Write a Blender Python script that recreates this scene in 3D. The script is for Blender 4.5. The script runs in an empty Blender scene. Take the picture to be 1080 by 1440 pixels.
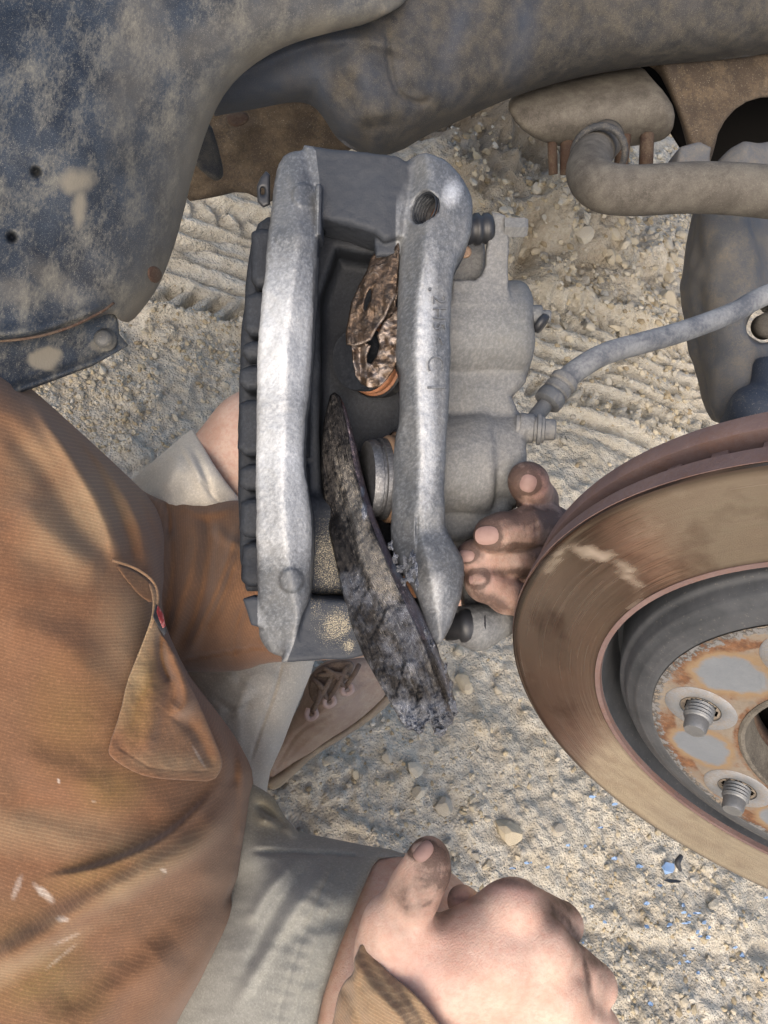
import bpy, bmesh, math, random
import numpy as np
from mathutils import Matrix, Vector
random.seed(7)
rng = np.random.default_rng(11)

# ------------------------------------------------------------------ camera, sky, sun, exposure
scene = bpy.context.scene
FPX = 1080.0                      # focal length in pixels of the 1080x1440 photograph
CAM_H = 0.92
up = np.array([0.40, 0.43, 0.81]); up /= np.linalg.norm(up)     # world up seen in camera axes
xw = np.array([1.0, 0, 0]) - up[0] * up; xw /= np.linalg.norm(xw)
yw = np.cross(up, xw)
RC = np.array([xw, yw, up])       # camera axes -> world axes
CAM = np.array([0.0, 0.0, CAM_H])
cd = bpy.data.cameras.new('camera'); cam = bpy.data.objects.new('camera', cd)
scene.collection.objects.link(cam); scene.camera = cam
cd.sensor_fit = 'HORIZONTAL'; cd.sensor_width = 36; cd.lens = 36
cd.clip_start = 0.01; cd.clip_end = 500
M4 = Matrix.Identity(4)
for i in range(3):
    for j in range(3): M4[i][j] = RC[i, j]
    M4[i][3] = CAM[i]
cam.matrix_world = M4
scene.render.resolution_x = 768; scene.render.resolution_y = 1024

SUN_CAM = np.array([-0.06, -0.30, 0.95])       # towards the sun, in camera axes
sun_w = RC @ (SUN_CAM / np.linalg.norm(SUN_CAM))
world = bpy.data.worlds.new('World'); scene.world = world; world.use_nodes = True
wn = world.node_tree.nodes; wl = world.node_tree.links
sky = wn.new('ShaderNodeTexSky'); sky.sky_type = 'NISHITA'; sky.sun_disc = False
sky.sun_elevation = math.asin(sun_w[2]); sky.sun_rotation = math.atan2(sun_w[0], sun_w[1])
sky.air_density = 1.0; sky.dust_density = 5.0; sky.ozone_density = 1.0
bg = wn['Background']; bg.inputs['Strength'].default_value = 0.15
wl.new(sky.outputs[0], bg.inputs[0])
sl = bpy.data.lights.new('sun', 'SUN'); sl.energy = 0.65; sl.angle = math.radians(80); sl.color = (1, 0.975, 0.94)
so = bpy.data.objects.new('sun', sl); scene.collection.objects.link(so)
so.rotation_euler = Vector(sun_w).to_track_quat('Z', 'Y').to_euler(); so.location = (0, 0, 5)
scene.view_settings.view_transform = 'Standard'
try: scene.view_settings.look = 'None'
except Exception: pass
scene.view_settings.gamma = 1; scene.view_settings.use_curve_mapping = False
scene.view_settings.exposure = 0.9

# ------------------------------------------------------------------ geometry helpers
def U(px, py, d): return np.array([(px - 540) / FPX * d, -(py - 720) / FPX * d, -d])
def W(v): return np.asarray(v, float) @ RC.T + CAM
def P(px, py, d): return W(U(px, py, d))
def proj(v):                                   # camera-space verts -> pixel coordinates
    return 540 + FPX * v[:, 0] / -v[:, 2], 720 - FPX * v[:, 1] / -v[:, 2]
def G(px, py):                                 # pixel -> point on the ground plane
    r = RC @ np.array([(px - 540) / FPX, -(py - 720) / FPX, -1.0])
    return (CAM + r * (-CAM_H / r[2]))[:2]

def smin(a, b, k):
    if k <= 0: return np.minimum(a, b)
    h = np.maximum(k - np.abs(a - b), 0) / k
    return np.minimum(a, b) - h * h * k * 0.25

def chaikin(p, n=1):
    p = np.asarray(p, float)
    for _ in range(n):
        q = np.roll(p, -1, 0)
        p = np.stack([0.75 * p + 0.25 * q, 0.25 * p + 0.75 * q], 1).reshape(-1, 2)
    return p

def poly_sdf(pts, X, Y):
    pts = np.asarray(pts, float); d = np.full(np.broadcast(X, Y).shape, 1e9); s = np.ones_like(d)
    n = len(pts)
    for i in range(n):
        ax, ay = pts[i]; bx, by = pts[(i + 1) % n]
        ex, ey = bx - ax, by - ay; wx, wy = X - ax, Y - ay
        t = np.clip((wx * ex + wy * ey) / (ex * ex + ey * ey + 1e-20), 0, 1)
        d = np.minimum(d, (wx - ex * t) ** 2 + (wy - ey * t) ** 2)
        c = ((ay > Y) != (by > Y)) & (wx < (ex * wy / (ey if abs(ey) > 1e-12 else 1e-12)))
        s = np.where(c, -s, s)
    return np.sqrt(d) * s

def line_dist(pts, X, Y):
    """distance to a polyline, signed side, and 0..1 position along it"""
    pts = np.asarray(pts, float); d = np.full(np.broadcast(X, Y).shape, 1e9); sd = np.zeros_like(d); tt = np.zeros_like(d)
    n = len(pts) - 1
    for i in range(n):
        ax, ay = pts[i]; bx, by = pts[i + 1]; ex, ey = bx - ax, by - ay
        wx, wy = X - ax, Y - ay
        t = np.clip((wx * ex + wy * ey) / (ex * ex + ey * ey + 1e-20), 0, 1)
        dd = np.hypot(wx - ex * t, wy - ey * t); m = dd < d
        d = np.where(m, dd, d); sd = np.where(m, np.sign(ex * wy - ey * wx), sd); tt = np.where(m, (i + t) / n, tt)
    return d, sd, tt

def spline(pts, n=8):
    pts = np.asarray(pts, float); p = np.vstack([2 * pts[0] - pts[1], pts, 2 * pts[-1] - pts[-2]]); out = []
    for i in range(1, len(p) - 2):
        for t in np.linspace(0, 1, n, endpoint=False):
            a, b, c, d = p[i - 1], p[i], p[i + 1], p[i + 2]
            out.append(0.5 * (2 * b + (c - a) * t + (2 * a - 5 * b + 4 * c - d) * t * t + (3 * b - a - 3 * c + d) * t ** 3))
    out.append(pts[-1]); return np.array(out)

def tps(ctrl):
    """smooth depth map through control points (px, py, value)"""
    c = np.asarray(ctrl, float); xy = c[:, :2] / 500; n = len(c)
    def k(r2): return np.where(r2 > 1e-12, r2 * np.log(r2 + 1e-12), 0)
    A = np.zeros((n + 3, n + 3)); A[:n, :n] = k(((xy[:, None] - xy[None]) ** 2).sum(-1)) + np.eye(n) * 1e-4
    A[:n, n] = 1; A[:n, n + 1:] = xy; A[n, :n] = 1; A[n + 1:, :n] = xy.T
    w = np.linalg.solve(A, np.r_[c[:, 2], 0, 0, 0])
    def f(X, Y):
        x = np.asarray(X, float) / 500; y = np.asarray(Y, float) / 500
        o = w[n] + w[n + 1] * x + w[n + 2] * y
        for i in range(n): o = o + w[i] * k((x - xy[i, 0]) ** 2 + (y - xy[i, 1]) ** 2)
        return o
    return f

_lat = rng.random((64, 64)).astype(np.float32); _lat3 = rng.random((32, 32, 32)).astype(np.float32)
def vnoise(x, y):
    xi = np.floor(x).astype(int); yi = np.floor(y).astype(int); fx = x - xi; fy = y - yi
    fx = fx * fx * (3 - 2 * fx); fy = fy * fy * (3 - 2 * fy)
    a = _lat[xi & 63, yi & 63]; b = _lat[(xi + 1) & 63, yi & 63]; c = _lat[xi & 63, (yi + 1) & 63]; d = _lat[(xi + 1) & 63, (yi + 1) & 63]
    return (a + (b - a) * fx) * (1 - fy) + (c + (d - c) * fx) * fy
def fbm(x, y, o=4, g=0.5):
    s = 0; a = 1; t = 0
    for i in range(o):
        s = s + a * vnoise(x * 2 ** i + 17.3 * i, y * 2 ** i + 5.1 * i); t += a; a *= g
    return s / t
def vnoise3(p):
    i = np.floor(p).astype(int); f = p - i; f = f * f * (3 - 2 * f); s = 0
    for dx in (0, 1):
        for dy in (0, 1):
            for dz in (0, 1):
                w = (f[..., 0] if dx else 1 - f[..., 0]) * (f[..., 1] if dy else 1 - f[..., 1]) * (f[..., 2] if dz else 1 - f[..., 2])
                s = s + w * _lat3[(i[..., 0] + dx) & 31, (i[..., 1] + dy) & 31, (i[..., 2] + dz) & 31]
    return s

def surface_nets(F):
    """vertices (in index units) and quads of the zero level of F"""
    S = F < 0; nx, ny, nz = F.shape
    def c(A, i, j, k): return A[i:nx - 1 + i, j:ny - 1 + j, k:nz - 1 + k]
    cnt = sum(c(S, i, j, k).astype(np.int8) for i in (0, 1) for j in (0, 1) for k in (0, 1))
    act = (cnt > 0) & (cnt < 8); I, J, K = np.nonzero(act); n = len(I)
    idx = np.full(act.shape, -1, np.int32); idx[I, J, K] = np.arange(n)
    acc = np.zeros((n, 3)); w = np.zeros(n)
    def val(i, j, k): return F[I + i, J + j, K + k]
    for ax in range(3):
        for a in (0, 1):
            for b in (0, 1):
                o0 = [0, 0, 0]; oth = [q for q in range(3) if q != ax]; o0[oth[0]] = a; o0[oth[1]] = b
                o1 = list(o0); o1[ax] = 1
                v0 = val(*o0); v1 = val(*o1); m = (v0 < 0) != (v1 < 0)
                t = np.where(m, v0 / np.where(m, v0 - v1, 1), 0)
                p = np.zeros((n, 3)); p[:, 0] = o0[0]; p[:, 1] = o0[1]; p[:, 2] = o0[2]; p[:, ax] = t
                acc += p * m[:, None]; w += m
    V = acc / w[:, None] + np.stack([I, J, K], 1)
    Q = []
    for ax in range(3):
        b, cx = [q for q in range(3) if q != ax]
        sl0 = [slice(1, s - 1) for s in F.shape]; sl0[ax] = slice(0, F.shape[ax] - 1); sl1 = list(sl0); sl1[ax] = slice(1, F.shape[ax])
        s0 = S[tuple(sl0)]; s1 = S[tuple(sl1)]; e = np.argwhere(s0 != s1)
        if not len(e): continue
        flip = s0[e[:, 0], e[:, 1], e[:, 2]]
        off = np.array([1, 1, 1]); off[ax] = 0; e = e + off
        def cell(db, dc):
            g = e.copy(); g[:, b] += db; g[:, cx] += dc; return idx[g[:, 0], g[:, 1], g[:, 2]]
        q = np.stack([cell(-1, -1), cell(0, -1), cell(0, 0), cell(-1, 0)], 1)
        if ax == 1: flip = ~flip
        q[~flip] = q[~flip][:, ::-1]; Q.append(q)
    Q = np.vstack(Q); Q = Q[(Q >= 0).all(1)]
    return V, Q

class Field:
    """signed distance field on a grid in camera axes, for cast and organic shapes"""
    def __init__(s, px0, py0, px1, py1, d0, d1, h):
        dm = max(d0, d1)
        cs = np.array([U(a, b, c) for a in (px0, px1) for b in (py0, py1) for c in (d0, d1)])
        s.lo = cs.min(0); s.hi = cs.max(0); s.h = h
        s.ax = [np.arange(s.lo[i], s.hi[i] + h, h) for i in range(3)]
        s.F = np.full([len(a) for a in s.ax], 0.5, np.float32)
    def put(s, lo, hi, fn, k=0.0, cut=False):
        m = k + 4 * s.h; sl = []
        for i in range(3):
            a = max(0, int((lo[i] - m - s.lo[i]) / s.h)); b = min(len(s.ax[i]), int((hi[i] + m - s.lo[i]) / s.h) + 2)
            if b <= a: return s
            sl.append(slice(a, b))
        X = s.ax[0][sl[0]][:, None, None]; Y = s.ax[1][sl[1]][None, :, None]; Z = s.ax[2][sl[2]][None, None, :]
        d = fn(X, Y, Z); sl = tuple(sl)
        if cut: s.F[sl] = -smin(-s.F[sl], d, k)
        else: s.F[sl] = smin(s.F[sl], d, k)
        return s
    def cap(s, a, b, ra, rb=None, k=0.0, cut=False):
        rb = ra if rb is None else rb; a = np.asarray(a, float); b = np.asarray(b, float); e = b - a; L = e @ e + 1e-12; r = max(ra, rb)
        def fn(X, Y, Z):
            t = np.clip(((X - a[0]) * e[0] + (Y - a[1]) * e[1] + (Z - a[2]) * e[2]) / L, 0, 1)
            return np.sqrt((X - a[0] - e[0] * t) ** 2 + (Y - a[1] - e[1] * t) ** 2 + (Z - a[2] - e[2] * t) ** 2) - (ra + (rb - ra) * t)
        return s.put(np.minimum(a, b) - r, np.maximum(a, b) + r, fn, k, cut)
    def chain(s, pts, k=0.004):
        """pts: (px, py, depth, radius) along a limb"""
        for p, q in zip(pts[:-1], pts[1:]): s.cap(U(*p[:3]), U(*q[:3]), p[3], q[3], k)
        return s
    def cyl(s, a, b, r, rnd=0.0, k=0.0, cut=False):
        a = np.asarray(a, float); b = np.asarray(b, float); c = (a + b) / 2; e = b - a; L = np.linalg.norm(e); e = e / L
        def fn(X, Y, Z):
            t = (X - c[0]) * e[0] + (Y - c[1]) * e[1] + (Z - c[2]) * e[2]
            rr = np.sqrt(np.maximum((X - c[0]) ** 2 + (Y - c[1]) ** 2 + (Z - c[2]) ** 2 - t * t, 0))
            q1 = rr - r + rnd; q2 = np.abs(t) - L / 2 + rnd
            return np.minimum(np.maximum(q1, q2), 0) + np.hypot(np.maximum(q1, 0), np.maximum(q2, 0)) - rnd
        return s.put(np.minimum(a, b) - r, np.maximum(a, b) + r, fn, k, cut)
    def poly(s, pts, df, db, rnd=0.002, zf=None, k=0.0, cut=False, sm=0):
        """outline in pixels at the depth of its front face, extruded straight back"""
        pts = chaikin(pts, sm) if sm else np.asarray(pts, float)
        q = np.stack([(pts[:, 0] - 540) / FPX * df, -(pts[:, 1] - 720) / FPX * df], 1)
        lo = np.r_[q.min(0), -db - 0.01]; hi = np.r_[q.max(0), -df + 0.015]
        def fn(X, Y, Z):
            d2 = poly_sdf(q, X[:, :, 0], Y[:, :, 0])
            off = 0
            if zf is not None: off = zf(540 + X[:, :, 0] / df * FPX, 720 - Y[:, :, 0] / df * FPX)[:, :, None]
            zfr = -df + off
            q2 = np.maximum(Z - zfr, -db - Z) * 1.0 + rnd; q1 = (d2 + rnd)[:, :, None]
            return np.minimum(np.maximum(q1, q2), 0) + np.hypot(np.maximum(q1, 0), np.maximum(q2, 0)) - rnd
        return s.put(lo, hi, fn, k, cut)
    def noise(s, amp, scale):
        g = np.stack(np.meshgrid(*s.ax, indexing='ij'), -1)
        near = np.abs(s.F) < 6 * s.h; s.F[near] += (vnoise3(g[near] * scale) - 0.5) * amp; return s
    def mesh(s):
        V, Q = surface_nets(s.F); return s.lo + V * s.h, Q

def relief(poly, D, t=0.01, r=0.004, step=3, ss=None, sm=2, hole=None):
    """a body with the outline of poly (pixels), front surface at depth D(px,py), thickness t, edges rounded by r"""
    p = chaikin(poly, sm) if sm else np.asarray(poly, float)
    ss = ss or max(t / 8, 0.0012); x0, y0 = p.min(0) - 3 * step; x1, y1 = p.max(0) + 3 * step
    xs = np.arange(x0, x1, step); ys = np.arange(y0, y1, step); ns = int(math.ceil(t / ss)) + 5
    sv = (np.arange(ns) - 2) * ss
    X, Y = np.meshgrid(xs, ys, indexing='ij'); DD = D(X, Y)
    d2 = poly_sdf(p, X, Y) 
    if hole is not None:
        for h in hole: d2 = np.maximum(d2, -poly_sdf(chaikin(h, 1), X, Y))
    d2 = d2 * DD / FPX
    q1 = (d2 + r)[:, :, None]; q2 = (np.abs(sv - t / 2) - t / 2 + r)[None, None, :]
    F = np.minimum(np.maximum(q1, q2), 0) + np.hypot(np.maximum(q1, 0), np.maximum(q2, 0)) - r
    V, Q = surface_nets(F)
    px = x0 + V[:, 0] * step; py = y0 + V[:, 1] * step; s = (V[:, 2] - 2) * ss
    d = D(px, py) + s
    return np.stack([(px - 540) / FPX * d, -(py - 720) / FPX * d, -d], 1), Q[:, ::-1][:, [0, 1, 2, 3]]

def crease(D, pts, w, amp, n=8):
    """ridge (amp>0, towards the viewer) or valley along a polyline, added to a depth map"""
    c = spline(pts, n)
    def f(X, Y):
        d, s, t = line_dist(c, X, Y)
        return D(X, Y) - amp * np.exp(-(d / w) ** 2) * np.minimum(1, np.minimum(t, 1 - t) * 6 + 0.15)
    return f
def stepfold(D, pts, w, amp, L=60, n=8):
    """cloth folding over itself: the left side of the line stands proud and falls off over L pixels"""
    c = spline(pts, n)
    def f(X, Y):
        d, s, t = line_dist(c, X, Y); sd = d * s
        return D(X, Y) - amp * np.where(sd > 0, np.exp(-sd / L), np.exp(-(sd / w) ** 2)) * np.minimum(1, np.minimum(t, 1 - t) * 5 + 0.05)
    return f
def cached(D, x0=-330, y0=-330, x1=1420, y1=1780, st=3):
    """freeze a depth map on a pixel grid (bilinear lookup)"""
    xs = np.arange(x0, x1, st); ys = np.arange(y0, y1, st); g = D(*np.meshgrid(xs, ys, indexing='ij'))
    def f(X, Y):
        u = np.clip((np.asarray(X, float) - x0) / st, 0, len(xs) - 2); v = np.clip((np.asarray(Y, float) - y0) / st, 0, len(ys) - 2)
        i = np.minimum(u.astype(int), len(xs) - 2); j = np.minimum(v.astype(int), len(ys) - 2); a = u - i; b = v - j
        return g[i, j] * (1 - a) * (1 - b) + g[i + 1, j] * a * (1 - b) + g[i, j + 1] * (1 - a) * b + g[i + 1, j + 1] * a * b
    return f

def tube(pts, rad, n=14, caps=True, sm=8):
    """tube through camera-space points; rad scalar or list"""
    pts = np.asarray(pts, float)
    rad = np.full(len(pts), rad, float) if np.isscalar(rad) else np.asarray(rad, float)
    if sm: c = spline(np.c_[pts, rad], sm)
    else: c = np.c_[pts, rad]
    p = c[:, :3]; rr = c[:, 3]; T = np.gradient(p, axis=0); T /= np.linalg.norm(T, axis=1)[:, None] + 1e-12
    a = np.cross(T[0], [0.3, 0.2, 0.9]); a /= np.linalg.norm(a); V = []
    for i in range(len(p)):
        a = a - (a @ T[i]) * T[i]; a /= np.linalg.norm(a); b = np.cross(T[i], a)
        for k in range(n):
            t = 2 * math.pi * k / n; V.append(p[i] + rr[i] * (math.cos(t) * a + math.sin(t) * b))
    Q = []
    for i in range(len(p) - 1):
        for k in range(n): Q.append((i * n + k, i * n + (k + 1) % n, (i + 1) * n + (k + 1) % n, (i + 1) * n + k))
    faces = list(Q)
    if caps: faces += [tuple(range(n))[::-1], tuple((len(p) - 1) * n + k for k in range(n))]
    return np.array(V), faces

def lathe(prof, axis_o, axis_d, n=48, close=False):
    """profile (radius, height) turned round an axis, camera space"""
    d = np.asarray(axis_d, float); d /= np.linalg.norm(d); a = np.cross(d, [0.21, 0.9, 0.3]); a /= np.linalg.norm(a); b = np.cross(d, a)
    V = []; F = []; m = len(prof)
    for r, t in prof:
        for k in range(n):
            th = 2 * math.pi * k / n; V.append(np.asarray(axis_o) + d * t + r * (math.cos(th) * a + math.sin(th) * b))
    for i in range(m if close else m - 1):
        j = (i + 1) % m
        for k in range(n): F.append((i * n + k, i * n + (k + 1) % n, j * n + (k + 1) % n, j * n + k))
    if not close: F += [tuple(range(n))[::-1], tuple((m - 1) * n + k for k in range(n))]
    return np.array(V), F

def join(*ms):
    V = []; F = []; o = 0
    for v, f in ms:
        V.append(np.asarray(v)); F += [tuple(int(i) + o for i in q) for q in f]; o += len(v)
    return np.vstack(V), F

# ------------------------------------------------------------------ objects
COL = scene.collection
def empty(name, loc, label, cat, group=None):
    o = bpy.data.objects.new(name, None); COL.objects.link(o); o.location = tuple(loc); o.empty_display_size = 0.05
    o['label'] = label; o['category'] = cat
    if group: o['group'] = group
    return o
def tag(o, label, cat, group=None):
    o['label'] = label; o['category'] = cat
    if group: o['group'] = group
    return o
def root_loc(p):
    v = np.zeros(3)
    while p is not None: v = v + np.array(p.location); p = p.parent
    return v
def build(name, VF, mat, parent=None, attrs=None, smooth=True, origin=None, worldspace=False, flat_angle=None, kind=None, uv=None):
    V, F = VF; V = np.asarray(V, float); Vw = V if worldspace else W(V)
    o0 = root_loc(parent) if parent is not None else (np.asarray(origin, float) if origin is not None else Vw.mean(0))
    L = Vw - o0; me = bpy.data.meshes.new(name)
    if isinstance(F, np.ndarray):
        k = F.shape[1]; me.vertices.add(len(L)); me.vertices.foreach_set('co', L.astype(np.float32).ravel())
        me.loops.add(F.size); me.loops.foreach_set('vertex_index', F.astype(np.int32).ravel())
        me.polygons.add(len(F)); me.polygons.foreach_set('loop_start', np.arange(0, F.size, k, dtype=np.int32))
        me.polygons.foreach_set('loop_total', np.full(len(F), k, np.int32)); me.update(calc_edges=True)
    else:
        me.from_pydata([tuple(v) for v in L], [], [tuple(int(i) for i in f) for f in F]); me.update()
    me.polygons.foreach_set('use_smooth', np.full(len(me.polygons), smooth)); 
    for nm, val in (attrs or {}).items():
        a = me.attributes.new(nm, 'FLOAT', 'POINT'); a.data.foreach_set('value', np.asarray(val, np.float32))
    if mat: me.materials.append(mat)
    if flat_angle: me.set_sharp_from_angle(angle=math.radians(flat_angle))
    o = bpy.data.objects.new(name, me); COL.objects.link(o)
    if parent is not None: o.parent = parent
    else: o.location = tuple(o0)
    if kind: o['kind'] = kind
    return o
def spots(V, lst, soft=0.35):
    """mask: soft-edged ellipses (px, py, rx, ry, angle_deg, strength) looked up at the vertices"""
    px, py = proj(V); m = np.zeros(len(V))
    wob = (fbm(px / 14, py / 14, 3) - 0.5) * 0.9 if soft < 1.05 else (fbm(px / 34, py / 34, 2) - 0.5) * 1.1
    for x, y, rx, ry, a, s in lst:
        c, sn = math.cos(math.radians(a)), math.sin(math.radians(a)); dx, dy = px - x, py - y
        q = np.hypot((dx * c + dy * sn) / rx, (-dx * sn + dy * c) / ry) + wob * 0.7
        m = np.maximum(m, s * np.clip((1 - q) / soft + 0.5, 0, 1))
    return m

# ------------------------------------------------------------------ materials
class S:
    def __init__(s, name):
        s.m = bpy.data.materials.new(name); s.m.use_nodes = True; s.t = s.m.node_tree; s.b = s.t.nodes['Principled BSDF']
        s.tc = s.t.nodes.new('ShaderNodeTexCoord'); s.obj = s.tc.outputs['Object']
    def n(s, t): return s.t.nodes.new(t)
    def ln(s, a, b):
        if isinstance(a, bpy.types.NodeSocket): s.t.links.new(a, b)
        else:
            if isinstance(a, (tuple, list)) and len(a) == 3 and b.type == 'RGBA': a = (*a, 1)
            b.default_value = a
    def map(s, scale=(1, 1, 1), rot=(0, 0, 0), vec=None):
        m = s.n('ShaderNodeMapping'); s.ln(vec or s.obj, m.inputs[0]); m.inputs['Rotation'].default_value = rot; m.inputs['Scale'].default_value = scale; return m.outputs[0]
    def nz(s, scale, det=5, rough=0.6, vec=None, dist=0.0):
        n = s.n('ShaderNodeTexNoise'); s.ln(vec or s.obj, n.inputs['Vector']); n.inputs['Scale'].default_value = scale
        n.inputs['Detail'].default_value = det; n.inputs['Roughness'].default_value = rough; n.inputs['Distortion'].default_value = dist; return n.outputs['Fac']
    def vor(s, scale, vec=None, feat='F1'):
        n = s.n('ShaderNodeTexVoronoi'); n.feature = feat; s.ln(vec or s.obj, n.inputs['Vector']); n.inputs['Scale'].default_value = scale; return n.outputs['Distance']
    def wave(s, scale, vec=None, dist=0, kind='X', det=2, ds=1):
        n = s.n('ShaderNodeTexWave'); n.bands_direction = kind; s.ln(vec or s.obj, n.inputs['Vector']); n.inputs['Scale'].default_value = scale
        n.inputs['Distortion'].default_value = dist; n.inputs['Detail'].default_value = det; n.inputs['Detail Scale'].default_value = ds; return n.outputs['Fac']
    def ramp(s, fac, stops):
        r = s.n('ShaderNodeValToRGB'); s.ln(fac, r.inputs[0]); e = r.color_ramp.elements
        while len(e) < len(stops): e.new(0.5)
        for i, (p, c) in enumerate(stops):
            e[i].position = p; e[i].color = (c, c, c, 1) if np.isscalar(c) else (*c, 1)
        return r.outputs[0]
    def mix(s, f, a, b, mode='MIX'):
        m = s.n('ShaderNodeMix'); m.data_type = 'RGBA'; m.blend_type = mode; s.ln(f, m.inputs[0]); s.ln(a, m.inputs[6]); s.ln(b, m.inputs[7]); return m.outputs[2]
    def ma(s, op, a, b=0.0, clamp=False):
        m = s.n('ShaderNodeMath'); m.operation = op; m.use_clamp = clamp; s.ln(a, m.inputs[0]); s.ln(b, m.inputs[1]); return m.outputs[0]
    def at(s, name):
        a = s.n('ShaderNodeAttribute'); a.attribute_name = name; return a.outputs['Fac']
    def bump(s, h, st=0.3, dist=0.001, nrm=None):
        b = s.n('ShaderNodeBump'); s.ln(h, b.inputs['Height']); b.inputs['Strength'].default_value = st; b.inputs['Distance'].default_value = dist
        if nrm: s.ln(nrm, b.inputs['Normal'])
        return b.outputs[0]
    def out(s, base=None, rough=None, metal=None, nrm=None, spec=None, **kw):
        for k, v in (('Base Color', base), ('Roughness', rough), ('Metallic', metal), ('Normal', nrm), ('Specular IOR Level', spec)):
            if v is not None: s.ln(v, s.b.inputs[k])
        for k, v in kw.items(): s.ln(v, s.b.inputs[k])
        return s.m

def grunge(name, c1, c2, dust=(0.30, 0.25, 0.18), amt=0.5, sc=1.0, rough=0.6, metal=0.0, bump=0.4, speck=0.3, streak=None, spec=0.4, mask=None, maskcol=(0.3, 0.25, 0.18), bd=0.0012):
    """two-tone base under patchy dust with fine speckle"""
    s = S(name); vec = s.map(streak[0], streak[1]) if streak else None
    a = s.nz(14 * sc, 6, 0.65); base = s.mix(s.ramp(a, [(0.35, 0), (0.65, 1)]), c1, c2)
    d1 = s.nz(26 * sc, 8, 0.72, vec); d2 = s.nz(320 * sc, 4, 0.7, vec)
    f = s.ma('ADD', s.ma('MULTIPLY', d1, 0.75), s.ma('MULTIPLY', d2, 0.35)); lo = 0.78 - 0.48 * amt
    df = s.ramp(f, [(lo - 0.09, 0), (lo + 0.09, 1)])
    col = s.mix(s.ma('MULTIPLY', df, 0.85), base, dust)
    sp = s.ramp(s.nz(900 * sc, 2, 0.5), [(0.62, 0), (0.72, 1)])
    col = s.mix(s.ma('MULTIPLY', sp, speck), col, (0.42, 0.38, 0.31))
    if mask: col = s.mix(s.at(mask), col, maskcol)
    r = s.ma('ADD', s.ma('MULTIPLY', df, 0.25), rough, True)
    h = s.ma('ADD', s.ma('MULTIPLY', d1, 0.6), s.ma('MULTIPLY', d2, 0.5))
    return s.out(col, r, s.ma('MULTIPLY', s.ma('SUBTRACT', 1.0, df), metal) if metal else 0.0, s.bump(h, bump, bd), spec)

# ------------------------------------------------------------------ ground
def axis_lines(a, b, st, far):
    m = list(np.arange(a, b, st)); g = st
    lo = [a]; hi = [m[-1]]
    while lo[-1] > -far: g *= 1.16; lo.append(lo[-1] - g)
    g = st
    while hi[-1] < far: g *= 1.16; hi.append(hi[-1] + g)
    return np.array(lo[::-1][:-1] + m + hi[1:])
gx = [G(*p)[0] for p in ((0, 500), (0, 1440), (1080, 1440), (1040, 420))]; gy = [G(*p)[1] for p in ((0, 500), (0, 1440), (1080, 1440), (700, 120))]
GX = axis_lines(min(gx) - 0.03, min(max(gx) + 0.05, 1.35), 0.0036, 60); GY = axis_lines(min(gy) - 0.03, max(gy) + 0.05, 0.0036, 60)
def seg_frame(p, q):
    a = G(*p); b = G(*q); e = (b - a) / np.linalg.norm(b - a); return a, e, np.array([-e[1], e[0]])
TR1 = seg_frame((240, 354), (350, 384)); TR2 = seg_frame((748, 512), (905, 575)); BANK = G(690, 225); LEDGE = seg_frame((650, 385), (930, 372)); RUT = seg_frame((760, 1300), (1080, 1345))
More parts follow.
